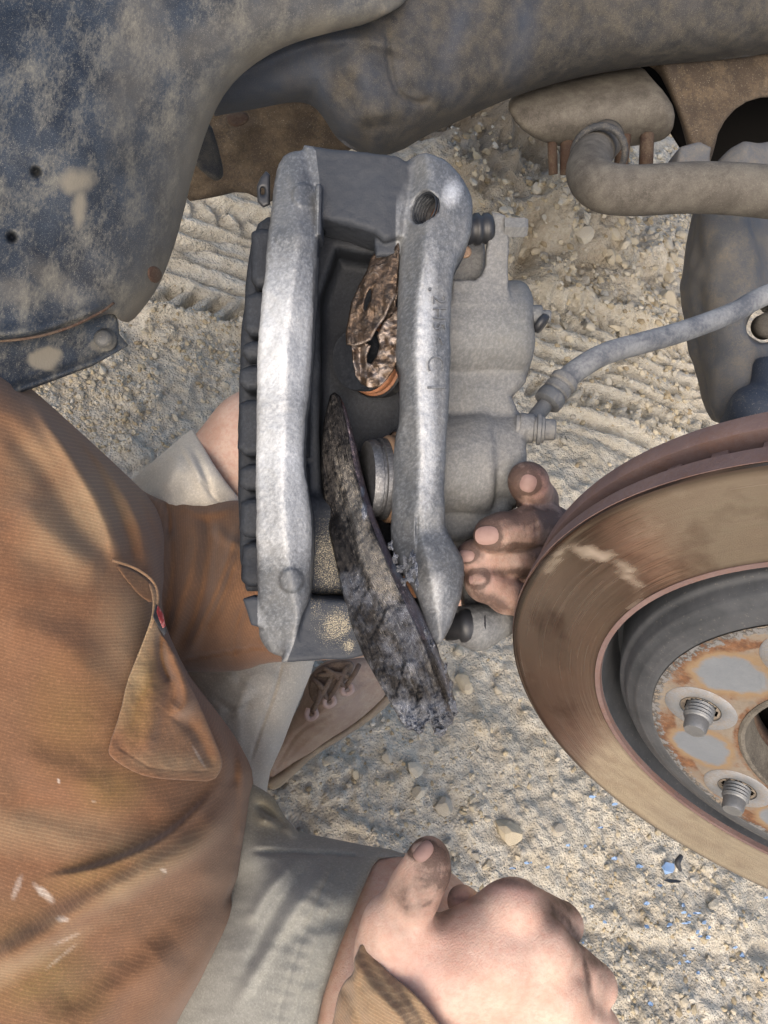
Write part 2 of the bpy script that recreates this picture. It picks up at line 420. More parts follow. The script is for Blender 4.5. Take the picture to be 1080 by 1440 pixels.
def ground_h(x, y):
    h = (fbm(x * 2.2, y * 2.2, 3) - 0.5) * 0.05 + (fbm(x * 11 + 3, y * 11, 4) - 0.5) * 0.022
    lump = fbm(x * 38, y * 38 + 9, 4, 0.6); h = h + np.maximum(lump - 0.5, 0) * 0.022 + (fbm(x * 120, y * 120, 3, 0.7) - 0.5) * 0.009
    # crusty broken clods
    c = fbm(x * 24 + 40, y * 24, 3); h = h + 0.006 * np.clip((c - 0.55) * 16, 0, 1)
    # left tyre track: ribs along it, lugs on both shoulders
    a, e, nrm = TR1; u = (x - a[0]) * e[0] + (y - a[1]) * e[1]; v = (x - a[0]) * nrm[0] + (y - a[1]) * nrm[1]
    v = v + (fbm(x * 14, y * 14, 2) - 0.5) * 0.012; hw = 0.115
    prof = 0.017 * np.clip(np.cos(v / 0.0335 * 2 * math.pi) * 3.6 + 2.0, -1.3, 1)
    lug = 0.015 * np.clip(np.sin((u + 0.7 * np.abs(v)) / 0.036 * 2 * math.pi) * 2.5, -1, 1)
    core = np.abs(v) < 0.068; tr = np.where(core, prof, lug - 0.004) - 0.012
    rough = (fbm(x * 90, y * 90, 3) - 0.5) * 0.005
    inside = 1 / (1 + np.exp((np.abs(v) - hw) / 0.004)); wear = np.clip(fbm(x * 9 + 5, y * 9, 2) * 2.4 - 0.2, 0.5, 1)
    h = h * (1 - 0.75 * inside) + (tr * wear + rough) * inside + 0.016 * np.exp(-((np.abs(v) - hw - 0.014) / 0.014) ** 2) * (0.5 + fbm(x * 30, y * 30, 2))
    # second, fainter track by the brake hose
    a, e, nrm = TR2; u = (x - a[0]) * e[0] + (y - a[1]) * e[1]; v = (x - a[0]) * nrm[0] + (y - a[1]) * nrm[1]
    v = v + (fbm(x * 12, y * 12, 2) - 0.5) * 0.014
    inside = 1 / (1 + np.exp((np.abs(v) - 0.13) / 0.008)); prof = 0.013 * np.clip(np.cos(v / 0.04 * 2 * math.pi) * 2.2, -1, 1)
    h = h * (1 - 0.5 * inside) + prof * inside * np.clip(fbm(x * 7, y * 7 + 3, 2) * 2 - 0.3, 0.2, 1)
    # rough bank under the vehicle and the ledge in front of it
    r2 = ((x - BANK[0]) ** 2 + (y - BANK[1]) ** 2) / 0.35 ** 2; g = np.exp(-r2)
    rid = 1 - np.abs(2 * fbm(x * 6, y * 6 + 2, 4, 0.55) - 1)
    h = h + g * (0.06 + 0.26 * (rid - 0.62) + 0.05 * (fbm(x * 26, y * 26, 4, .65) - .5))
    a, e, nrm = LEDGE; v = (x - a[0]) * nrm[0] + (y - a[1]) * nrm[1] + (fbm(x * 6, y * 6, 3) - 0.5) * 0.12
    near = np.exp(-(((x - a[0]) * e[0] + (y - a[1]) * e[1] - 0.2) / 0.5) ** 2); h = h + 0.04 * near / (1 + np.exp(-v / 0.008)) * np.exp(-np.maximum(v, 0) / 0.25)
    a, e, nrm = RUT; v = (x - a[0]) * nrm[0] + (y - a[1]) * nrm[1] + (fbm(x * 8, y * 8, 2) - 0.5) * 0.04
    h = h - 0.010 * np.exp(-(v / 0.012) ** 2) * np.clip(fbm(x * 10, y * 10 + 7, 2) * 2 - 0.5, 0, 1)
    r = np.hypot(x - 0.5, y); return h * np.clip((30 - r) / 25, 0, 1)
def m_ground():
    s = S('sandy_ground'); a = s.nz(3.2, 5, 0.6); b = s.nz(60, 8, 0.75); c = s.nz(420, 4, 0.7); d = s.nz(11, 6, 0.7)
    col = s.mix(s.ramp(a, [(0.3, 0), (0.7, 1)]), (0.56, 0.515, 0.42), (0.70, 0.66, 0.57))
    col = s.mix(s.ramp(d, [(0.5, 0), (0.72, 0.55)]), col, (0.36, 0.295, 0.20))
    col = s.mix(s.ramp(b, [(0.35, 0.5), (0.6, 0)]), col, (0.33, 0.265, 0.18))
    col = s.mix(s.ramp(c, [(0.52, 0), (0.72, 0.55)]), col, (0.60, 0.55, 0.44))
    dark = s.ramp(s.nz(700, 2, 0.5), [(0.66, 0), (0.72, 0.5)]); col = s.mix(dark, col, (0.10, 0.10, 0.10))
    v1 = s.vor(95, s.map((1, 1, 1)), 'F1'); v2 = s.vor(260, None, 'F1'); ev = s.vor(60, None, 'F2')
    col = s.mix(s.ma('MULTIPLY', s.at('bank_brown'), .75), col, s.mix(b, (0.13, .095, .055), (.25, .19, .125)))  # darker brown in a patchy round area about the bank
    h = s.ma('ADD', s.ma('MULTIPLY', b, 1.0), s.ma('ADD', s.ma('MULTIPLY', c, 0.55), s.ma('ADD', s.ma('MULTIPLY', s.ramp(v1, [(.1, 1), (.6, 0)]), .45), s.ma('MULTIPLY', s.ramp(v2, [(.1, 1), (.6, 0)]), .3))))
    return s.out(col, 0.95, 0.0, s.bump(h, 1.0, 0.0055), 0.12)
M_GROUND = m_ground()
gxx, gyy = np.meshgrid(GX, GY, indexing='ij'); gz = ground_h(gxx, gyy)
nxg, nyg = gxx.shape; ii = np.arange(nxg * nyg).reshape(nxg, nyg)
gq = np.stack([ii[:-1, :-1], ii[1:, :-1], ii[1:, 1:], ii[:-1, 1:]], -1).reshape(-1, 4)
go = build('ground', (np.stack([gxx, gyy, gz], -1).reshape(-1, 3), gq), M_GROUND, attrs={'bank_brown': (np.exp(-((gxx - BANK[0]) ** 2 + (gyy - BANK[1]) ** 2) / .34 ** 2) * np.clip(fbm(gxx * 7, gyy * 7, 3) * 2 - .1, 0, 1)).ravel()}, origin=(0, 0, 0), worldspace=True, kind='structure')

def m_stone():
    s = S('stone'); oi = s.n('ShaderNodeObjectInfo').outputs['Random']; a = s.nz(60, 6, 0.7)
    c = s.ramp(oi, [(0.0, (0.50, 0.44, 0.33)), (0.4, (0.42, 0.38, 0.30)), (0.7, (0.56, 0.52, 0.43)), (1.0, (0.36, 0.345, 0.31))])
    col = s.mix(s.ramp(a, [(0.42, 0), (0.62, 0.8)]), c, (0.40, 0.33, 0.225))
    return s.out(col, 0.9, 0.0, s.bump(s.nz(200, 5, 0.7), 0.5, 0.002), 0.2)
M_STONE = m_stone()
def rock_mesh(seed, sub=2):
    r = random.Random(seed); bm = bmesh.new(); bmesh.ops.create_icosphere(bm, subdivisions=sub, radius=1)
    cuts = [(Vector((r.gauss(0, 1), r.gauss(0, 1), r.gauss(0, 1))).normalized(), r.uniform(0.45, 0.85)) for _ in range(9)]
    for v in bm.verts:
        for nrm, k in cuts:
            q = v.co.dot(nrm)
            if q > k: v.co -= nrm * (q - k)
        v.co *= 1 + r.uniform(-0.05, 0.05)
        v.co.z *= 0.62
    me = bpy.data.meshes.new('stone'); bm.to_mesh(me); bm.free(); me.materials.append(M_STONE)
    return me
ROCKS = [rock_mesh(i) for i in range(9)]
placed = []
def put_stone(px, py, size_px, label, group, rot=None):
    g = G(px, py); x, y = g
    d = np.linalg.norm(np.array([x, y, 0]) - CAM); sz = size_px / FPX * d * 0.5
    o = bpy.data.objects.new('stone', ROCKS[len(placed) % 9]); COL.objects.link(o)
    z = float(ground_h(np.array([x]), np.array([y]))[0]); o.location = (x, y, z + sz * 0.22)
    o.scale = (sz * random.uniform(0.85, 1.25), sz * random.uniform(0.7, 1.0), sz * random.uniform(0.8, 1.2))
    o.rotation_euler = (random.uniform(-0.4, 0.4), random.uniform(-0.4, 0.4), random.uniform(0, 6.28))
    tag(o, label, 'stone', group); placed.append((px, py, size_px)); return o
big = [(708, 1170, 46, 'flat pale angular stone, largest on the sand between the resting hand and the brake disc'),
       (455, 1072, 24, 'pale upright stone chip lying just past the tan shoe'),
       (574, 1084, 30, 'cream stone half sunk in the sand below the tip of the broken pad'),
       (650, 962, 32, 'pale stone on the ground just right of the broken pad tip'),
       (645, 915, 26, 'rounded sandy stone below the lower guide pin boot'),
       (788, 365, 34, 'large rounded stone in the row of rubble under the sway bar'),
       (925, 430, 30, 'sandy block of stone on the ground above the brake hose'),
       (985, 540, 30, 'grey green stone beside the steering knuckle below the brake hose'),
       (918, 545, 24, 'white chalky stone on the faint tyre track under the brake hose')]
for px, py, sz, lb in big: put_stone(px, py, sz, lb, None)
rub = []
for _ in range(70): rub.append((random.uniform(660, 985), random.gauss(355, 22), random.uniform(10, 22)))
for _ in range(60): rub.append((random.uniform(750, 990), random.uniform(395, 480), random.uniform(8, 18)))
for _ in range(50): rub.append((random.uniform(760, 1010), random.uniform(500, 650), random.uniform(7, 15)))
for px, py, sz in rub: put_stone(px, py, sz, 'small loose stone in the rubble on the ground beneath the sway bar and brake hose', 'loose stones under the sway bar')
for _ in range(75):
    px, py = random.uniform(385, 1080), random.uniform(900, 1440)
    put_stone(px, py, min(32, 7 + random.expovariate(0.17)), 'small loose stone on the pale sand below the brake disc and near the hand', 'loose stones in the foreground sand')
for _ in range(45): put_stone(random.uniform(60, 340), random.gauss(500, 45), random.uniform(6, 15), 'small loose stone beside the tyre track under the splash shield', 'loose stones by the tyre track')
# fine gravel that nobody could count
def pebbles(name, regions, mat):
    base = [(np.array([v.co[:] for v in m.vertices]), np.array([tuple(p.vertices) for p in m.polygons])) for m in (rock_mesh(50, 1), rock_mesh(51, 1), rock_mesh(52, 1), rock_mesh(53, 1))]
    pts = []; szs = []
    for (x0, y0, x1, y1), n, lo, hi, pw in regions:
        px = rng.uniform(x0, x1, n * 3); py = rng.uniform(y0, y1, n * 3)
        r = np.stack([(px - 540) / FPX, -(py - 720) / FPX, -np.ones(len(px))], 1) @ RC.T; g = (CAM + r * (-CAM_H / r[:, 2])[:, None])[:, :2]
        keep = (vnoise(g[:, 0] * 8, g[:, 1] * 8) * .6 + vnoise(g[:, 0] * 30 + 5, g[:, 1] * 30) * .4 > rng.uniform(.28, .62, len(g))); g = g[keep][:n]
        d = np.linalg.norm(np.c_[g, np.zeros(len(g))] - CAM, axis=1); pts.append(g); szs.append((lo + (hi - lo) * rng.random(len(g)) ** pw) / FPX * d * .5)
    g = np.vstack(pts); sz = np.concatenate(szs); z = ground_h(g[:, 0], g[:, 1]); Vs = []; Fs = []; off = 0
    for k in range(len(g)):
        v, f = base[k % 4]; th = rng.uniform(0, 6.28); c, s_ = math.cos(th), math.sin(th)
        vv = (v * sz[k] * rng.uniform(.7, 1.25, 3)) @ np.array([[c, s_, 0], [-s_, c, 0], [0, 0, 1]])
        Vs.append(vv + [g[k, 0], g[k, 1], z[k] + sz[k] * .12]); Fs.append(f + off); off += len(v)
    return build(name, (np.vstack(Vs), np.vstack(Fs)), mat, origin=(0, 0, 0), worldspace=True, smooth=False, kind='stuff')
M_GRAVEL = None
def m_gravel():
    s = S('gravel'); geo = s.n('ShaderNodeNewGeometry').outputs['Random Per Island']; a = s.nz(160, 5, .7)
    c = s.ramp(geo, [(0, (.27, .215, .135)), (.35, (.42, .36, .25)), (.6, (.52, .46, .35)), (.8, (.34, .32, .28)), (1, (.60, .56, .47))])
    return s.out(s.mix(s.ma('MULTIPLY', a, .4), c, (.34, .28, .19)), .95, 0, s.bump(a, .4, .002), .1)
M_GRAVEL = m_gravel()
gv = pebbles('gravel', [((640, 300, 1020, 660), 3200, 2.5, 15, 2.6), ((380, 900, 1080, 1440), 2600, 2, 10, 3), ((600, 1050, 1080, 1440), 900, 2, 13, 3.5), ((40, 430, 350, 640), 1700, 2.5, 11, 2.5), ((600, 140, 1000, 320), 1500, 3, 16, 2.5), ((230, 270, 350, 480), 120, 2, 6, 2)], M_GRAVEL)
tag(gv, 'fine gravel and grit scattered over the sandy ground', 'gravel')

# blue plastic scraps on the sand under the disc
def m_flake():
    s = S('blue_plastic'); return s.out(s.mix(s.nz(120, 4), (0.10, 0.22, 0.42), (0.33, 0.42, 0.55)), 0.45)
M_FLAKE = m_flake(); M_BLACK = S('black_scrap').out((0.03, 0.032, 0.036), 0.6)
def shard(cx, cy, w, h, seed, z=0.006, th=0.002):
    r = random.Random(seed); g = G(cx, cy); zz = float(ground_h(np.array([g[0]]), np.array([g[1]]))[0]); n = 7; top = []
    for k in range(n):
        a = 2 * math.pi * k / n; q = r.uniform(0.55, 1.1); pp = G(cx + w * q * math.cos(a), cy + h * q * math.sin(a)); top.append((pp[0], pp[1], zz + z + r.uniform(0, 0.004)))
    V = top + [(x, y, z_ - th) for x, y, z_ in top]; F = [tuple(range(n)), tuple(range(2 * n - 1, n - 1, -1))] + [(k, k + n, (k + 1) % n + n, (k + 1) % n) for k in range(n)]
    return np.array(V), F
tag(build('plastic_scrap', shard(938, 1222, 13, 9, 3), M_FLAKE, worldspace=True, smooth=False), 'bright blue torn plastic scrap on the sand beneath the brake disc', 'scrap')
tag(build('twig', join(*[tube([(0, 0, 0)], 1)] if 0 else [tube([U(958, 1203, 0.985), U(953, 1213, 0.98), U(957, 1224, 0.985)], [0.003, 0.004, 0.002], 6)]), M_BLACK), 'short dark twig lying beside the bright blue scrap', 'twig')
tag(build('rubber_scrap', shard(944, 1239, 14, 3, 5, 0.008), M_BLACK, worldspace=True, smooth=False), 'thin black strip lying against the bright blue scrap', 'scrap')
fl = []
for k in range(46):
    px, py = random.gauss(960, 75), random.gauss(1275, 60)
    if k % 5 == 0: px, py = random.uniform(700, 880), random.uniform(1100, 1250)
    fl.append(shard(px, py, random.uniform(2, 6), random.uniform(1.5, 4), 100 + k, 0.004, 0.001))
o = build('paint_flakes', join(*fl), M_FLAKE, worldspace=True, smooth=False, kind='stuff'); tag(o, 'pale blue flakes strewn over the sand below the brake disc', 'flakes')

# ------------------------------------------------------------------ vehicle
veh = empty('pickup_truck', P(560, 150, 0.75), 'dusty blue truck front wheel arch with frame rail, sway bar and steering knuckle, wheel removed', 'truck')
M_SHIELD = grunge('dusty_blue_panel', (0.009, 0.013, 0.020), (0.028, 0.037, 0.050), (0.150, 0.142, 0.117), 0.35, 2.3, 0.5, 0, 0.35, 0.5, ((1.0, 0.35, 1.0), (0.3, 0.2, 0.35)), mask='mud', maskcol=(0.175, 0.155, 0.118))
M_FRAME = grunge('dusty_frame', (0.020, 0.021, 0.023), (0.036, 0.034, 0.033), (0.080, 0.071, 0.056), 0.42, 2.8, 0.75, 0, 0.5, 0.45, mask='blue', maskcol=(0.035, 0.052, 0.085))
M_BROWN = grunge('mud_brown_panel', (0.04, 0.03, 0.022), (0.065, 0.046, 0.03), (0.14, 0.105, 0.068), 0.38, 1, 0.8, 0, 0.3, 0.35)
M_BAR = grunge('dust_grey_bar', (0.060, 0.052, 0.043), (0.09, 0.08, 0.067), (0.145, 0.132, 0.11), 0.46, 2.2, 0.8, 0, 0.5, 0.35)
M_KNUCKLE = grunge('grey_knuckle', (0.085, 0.09, 0.098), (0.125, 0.12, 0.114), (0.18, 0.157, 0.125), 0.38, 2, 0.7, 0, 0.5, 0.25)
M_RUSTY = grunge('rusty_steel', (0.045, 0.026, 0.018), (0.075, 0.040, 0.025), (0.12, 0.092, 0.065), 0.4, 1.5, 0.85, 0, 0.6, 0.25)
M_RUBBER = grunge('dusty_rubber', (0.035, 0.037, 0.04), (0.05, 0.05, 0.05), (0.17, 0.15, 0.12), 0.35, 1.2, 0.7, 0, 0.3, 0.2)
M_DARKBLUE = grunge('dark_blue_part', (0.02, 0.03, 0.05), (0.035, 0.045, 0.065), (0.16, 0.15, 0.13), 0.25, 1, 0.6)
M_VOID = S('void_black').out((0.008, 0.0075, 0.007), 1.0, 0.0, None, 0.02)  # near-black: shade of unlit hollows put into the colour

shield_poly = [(-330, -330), (640, -330), (610, -100), (572, 0), (560, 12), (520, 33), (470, 45), (430, 55), (390, 70), (350, 95), (320, 125), (300, 160), (285, 200), (270, 250), (258, 300), (247, 340), (235, 375), (222, 405), (203, 432), (184, 454), (168, 452), (158, 438), (120, 455), (60, 470), (0, 480), (-330, 500)]
Dsh = tps([(-300, -300, 0.50), (200, -300, 0.58), (600, -300, 0.66), (0, 0, 0.50), (300, 0, 0.56), (560, 0, 0.62), (0, 450, 0.47), (200, 430, 0.525), (300, 140, 0.565), (270, 250, 0.56), (120, 200, 0.50), (60, 330, 0.485)])
bsh = np.array(spline([(640, -330), (572, 0), (520, 33), (430, 55), (350, 95), (300, 160), (270, 250), (247, 340), (222, 405), (184, 454)], 5))
def Dshield(X, Y):
    d, s_, t = line_dist(bsh, X, Y); roll = 0.022 * np.exp(-d / 22.0)
    lip = crease(lambda a, b: 0 * a, [(-60, 470), (40, 466), (100, 448), (150, 428)], 10, 0.006)(X, Y)
    flute = 0.004 * np.exp(-((X - 150 + 0.3 * (Y - 400)) / 45) ** 2) * np.clip((Y - 250) / 150, 0, 1)
    hol = 0.0
    for (hx, hy, hr) in ((51, 242, 6), (17, 334, 6)): hol = hol + 0.012 * np.clip(1.4 - np.hypot(X - hx, Y - hy) / hr, 0, 1)
    return Dsh(X, Y) + roll + lip - flute + hol + (fbm(X / 120, Y / 120, 3) - 0.5) * 0.006
Dshc = cached(Dshield)
V, F = relief(shield_poly, Dshc, 0.008, 0.0035, 3, 0.0016, 1)
px, py = proj(V); db = line_dist(bsh, px, py)[0]
mud = np.maximum(0.62 * np.exp(-db / 45) * (0.4 + fbm(px / 50, py / 50, 3)), spots(V, [(108, 255, 16, 22, 80, .95), (112, 290, 9, 26, 5, .95), (20, 410, 40, 20, 10, .3), (75, 395, 45, 20, 40, .3), (330, 40, 160, 30, -25, .3), (190, 90, 40, 120, 10, .3)], 0.9))
mud = np.where((np.hypot(px - 51, py - 242) < 6) | (np.hypot(px - 17, py - 334) < 6), 0, mud)
shd = build('splash_shield', (V, F), M_SHIELD, veh, {'mud': mud})
build('rust_spot', relief([(206, 380), (214, 372), (226, 378), (229, 390), (220, 400), (209, 394)], lambda X, Y: Dshc(X, Y) - 0.0012, 0.003, 0.001, 2), M_RUSTY, shd)
Dbr = lambda X, Y: Dsh(X, Y) + 0.009 - 0.006 * np.exp(-((Y - (540 - 0.36 * (X - 50))) / 9) ** 2)
br_poly = [(-330, 480), (0, 466), (60, 458), (110, 444), (150, 425), (165, 446), (168, 470), (181, 486), (130, 515), (50, 545), (0, 562), (-330, 640)]
V, F = relief(br_poly, Dbr, 0.01, 0.003, 2.5, 0.0015, 0)
brk = build('shield_bracket', (V, F), M_SHIELD, veh, {'mud': spots(V, [(62, 505, 24, 15, -15, .95), (140, 485, 14, 8, 0, .5)])})
e = U(146, 477, Dbr(146, 477) - 0.002); nb = np.array([0.1, 0.1, 1]); build('bolt', lathe([(0.0001, .004), (.0035, .004), (.005, .003), (.0062, .0015), (.0062, 0), (.008, -.001), (.008, -.004)], e, nb, 20), M_SHIELD, brk, {'mud': np.full(140, .25)})
build('trim_edge', tube([U(-60, 482, .468), U(30, 477, .474), (U(90, 463, .484)), U(140, 440, .497), U(160, 426, .505)], .0009, 8), M_RUSTY, veh)

rail_poly = [(296, 165), (290, 60), (330, -100), (600, -330), (1420, -330), (1420, 40), (1250, 60), (1080, 75), (1040, 82), (920, 92), (860, 100), (800, 112), (740, 130), (700, 145), (650, 168), (600, 190), (560, 215), (520, 222), (500, 212), (485, 205), (470, 190), (455, 165), (440, 148), (420, 143), (395, 146), (350, 155), (320, 160)]
lowedge = np.array([(296, 165), (350, 155), (430, 144), (470, 190), (520, 222), (560, 215), (650, 168), (740, 130), (860, 100), (1080, 75), (1420, 30)], float)
Dr0 = tps([(300, 150, .67), (450, 50, .66), (600, 100, .67), (550, 200, .70), (800, 0, .70), (1080, 0, .74), (1080, 70, .77), (800, 100, .74), (500, -300, .72), (1400, -300, .85), (1400, 40, .86)])
def Drail(X, Y):
    d = line_dist(lowedge, X, Y)[0]; r = Dr0(X, Y) + 0.05 * np.exp(-d / 16.0)
    r = crease(lambda a, b: 0 * a, [(300, 120), (360, 92), (440, 62), (520, 55), (580, 80)], 14, 0.01)(X, Y) + r
    r = crease(lambda a, b: 0 * a, [(545, 30), (548, 90), (560, 130), (590, 145), (605, 135)], 3.0, -0.006)(X, Y) + r
    r = r + crease(lambda a, b: 0 * a, [(480, 70), (520, 120), (530, 180)], 30, 0.012)(X, Y)
    return r + (fbm(X / 70, Y / 70, 4) - 0.5) * 0.012
V, F = relief(rail_poly, cached(Drail), 0.06, 0.012, 3.5, 0.004, 1); px, py = proj(V)
blue = np.clip((640 - px) / 260 + (fbm(px / 40, py / 60, 4) - 0.5) * 1.6, 0, 1) * 0.5
blue = np.maximum(blue, spots(V, [(735, 40, 14, 50, 10, .45), (640, 50, 12, 60, 20, .35)], 2.2))
build('frame_rail', (V, F), M_FRAME, veh, {'blue': blue})
pp = [(255, 285), (268, 225), (285, 150), (440, 110), (500, 200), (490, 215), (420, 220), (400, 250), (385, 285), (370, 282), (340, 268), (300, 278)]
Dp = cached(lambda X, Y: 0.95 + 0.0007 * (Y - 150) - 0.0001 * (X - 370) + (fbm(X / 40, Y / 40, 3) - .5) * .02)
build('underbody_panel', relief(pp, Dp, 0.03, 0.008, 3, 0.004, 1), M_BROWN, veh)
build('bracket_tab', relief([(276, 168), (296, 172), (305, 200), (314, 235), (314, 250), (303, 256), (288, 245), (272, 230), (272, 200)], lambda X, Y: 0.90 + 0.0006 * (X - 290), 0.02, 0.006, 2.5, 0.003, 1), M_FRAME, veh, {'blue': None} if 0 else None)
build('clip', relief([(318, 160), (345, 156), (352, 166), (345, 175), (330, 180), (320, 172)], lambda X, Y: 0.86 + 0 * X, 0.01, 0.003, 2, 0.002, 1), M_RUSTY, veh)

bar_p = [(712, 150), (722, 132), (760, 118), (820, 106), (880, 96), (903, 93), (918, 112), (935, 130), (950, 155), (946, 186), (928, 200), (880, 207), (830, 210), (790, 207), (755, 197), (728, 178)]
build('stop_bushing', relief(bar_p, cached(lambda X, Y: 0.80 + 0.00035 * (Y - 110) * 0 + 0.034 * ((Y - (168 - .12 * (X - 720))) / 48) ** 2), 0.08, 0.010, 3, 0.004, 1), M_BAR, veh)
for x0, x1 in ((776, 778), (798, 797), (878, 872), (910, 908)):
    build('stud', tube([U(x0, 190, .83), U((x0 + x1) / 2, 215, .83), U(x1, 245, .84)], .0075 if x0 != 776 else .005, 12), M_RUSTY, veh)
brp = [(903, 88), (960, 82), (1080, 70), (1420, 60), (1420, 140), (1080, 134), (1040, 146), (1012, 178), (1003, 215), (996, 236), (972, 240), (966, 205), (955, 165), (938, 125), (925, 100)]
def Dbk(X, Y): return 0.82 + 0.0002 * (X - 950) + 0.02 * np.exp(-((X - (915 + .36 * (Y - 90))) / 14) ** 2) + (fbm(X / 60, Y / 60, 3) - .5) * .01
build('frame_bracket', relief(brp, cached(Dbk), 0.03, 0.005, 3, 0.004, 1), M_BROWN, veh)
build('underbody_void_sheet', relief([(890, 80), (1420, 70), (1420, 235), (1060, 235), (985, 232), (960, 215), (925, 160)], lambda X, Y: 1.0 + 0 * X, 0.03, 0.006, 4, 0.006, 0), M_VOID, veh)  # near-black sheet added where only the shaded hollow would show

bar = tube([U(852, 196, .80), U(836, 214, .755), U(828, 240, .70), U(846, 262, .665), U(890, 268, .655), U(980, 264, .645), U(1080, 270, .63), U(1330, 300, .60), U(1900, 380, .54)], [.019, .0195, .0205, .0205, .0205, .0205, .0205, .0205, .0205], 24, True, 10)
sb = build('sway_bar', bar, M_BAR, veh)
build('collar', lathe([(.022, -.006), (.027, -.006), (.028, 0), (.027, .006), (.022, .006)], U(842, 216, .75), U(828, 240, .70) - U(852, 196, .80), 28, True), M_RUBBER, sb)

kf = Field(930, 165, 1200, 640, 0.66, 0.84, 0.0022)
kf.poly([(1000, 285), (1012, 240), (1030, 200), (1060, 188), (1200, 175), (1200, 640), (1095, 600), (1062, 575), (1040, 590), (1024, 560), (1006, 500), (993, 440), (986, 395), (990, 345)], .735, .80, .014, zf=lambda x, y: -0.0010 * np.abs(x - 1050) * .25, sm=1)
kf.poly([(950, 238), (958, 205), (985, 198), (1003, 205), (1000, 240)], .75, .79, .004, k=.006)
kf.cap(U(1040, 560, .74), U(1020, 300, .74), .028, .024, .015)
kf.cyl(U(1078, 455, .70), U(1078, 455, .80), .0185, 0, .003, True).noise(.004, 60)
kn = build('steering_knuckle', kf.mesh(), M_KNUCKLE, veh)
build('joint_bolt', lathe([(.0001, .006), (.008, .006), (.011, .003), (.0125, 0), (.0125, -.01)], U(1080, 457, .755), (0, 0, 1), 24), M_BAR, kn)
kb = Field(985, 530, 1240, 660, .62, .80, .002)
kb.chain([(1040, 600, .72, .018), (1062, 578, .70, .022), (1150, 572, .70, .024), (1230, 575, .70, .024)], .01).cap(U(1085, 520, .71), U(1085, 600, .70), .017, .02, .01)
build('ball_joint_boot', kb.mesh(), M_DARKBLUE, veh)
# body of the vehicle above and behind the picture: wheel-arch liner, fender and floor
def boxm(cs): 
    V = np.array(cs, float); return V, [(0, 1, 2, 3), (7, 6, 5, 4), (0, 4, 5, 1), (1, 5, 6, 2), (2, 6, 7, 3), (3, 7, 4, 0)]
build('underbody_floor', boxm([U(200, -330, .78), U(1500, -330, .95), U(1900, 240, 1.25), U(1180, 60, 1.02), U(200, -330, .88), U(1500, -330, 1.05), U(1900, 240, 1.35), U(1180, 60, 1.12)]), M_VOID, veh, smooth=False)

# ------------------------------------------------------------------ brake disc and hub (built in their own axes: z = outward axle)
RD = 0.37
CD = np.array([(1246.28 - 540) / FPX * RD, -(1077.66 - 720) / FPX * RD, -RD]); ND = np.array([-.464, -.674, .575]); ND /= np.linalg.norm(ND)
R_OUT, R_IN = 0.191, 0.1394
def hit(px, py, t):
    r = np.array([(px - 540) / FPX, -(py - 720) / FPX, -1]); c = CD + t * ND; return r * ((c @ ND) / (r @ ND)) - c
a0 = hit(985, 1000, .006); xa = a0 / np.linalg.norm(a0); ya = np.cross(ND, xa)      # local x points at the first stud
AX = np.stack([xa, ya, ND], 1)                   # local -> camera
def disc_matrix():
    R = RC @ AX; m = Matrix.Identity(4)
    for i in range(3):
        for j in range(3): m[i][j] = R[i, j]
        m[i][3] = W(CD)[i]
    return m
def local(name, VF, mat, parent, smooth=True, flat=None, attrs=None):
    V, F = VF; me = bpy.data.meshes.new(name); me.from_pydata([tuple(v) for v in V], [], [tuple(int(i) for i in f) for f in F]); me.update()
    me.polygons.foreach_set('use_smooth', np.full(len(me.polygons), smooth)); me.materials.append(mat)
    for nm, val in (attrs or {}).items():
        at = me.attributes.new(nm, 'FLOAT', 'POINT'); at.data.foreach_set('value', np.asarray(val, np.float32))
    if flat: me.set_sharp_from_angle(angle=math.radians(flat))
    o = bpy.data.objects.new(name, me); COL.objects.link(o); o.parent = parent; return o
disc = empty('brake_disc', (0, 0, 0), 'large vented brake disc with wear-marked bronze friction face and rusty hat', 'brake disc'); disc.matrix_world = disc_matrix()
hub = empty('wheel_hub', (0, 0, 0), 'wheel hub with threaded studs poking through the brake disc', 'wheel hub'); hub.matrix_world = disc_matrix()

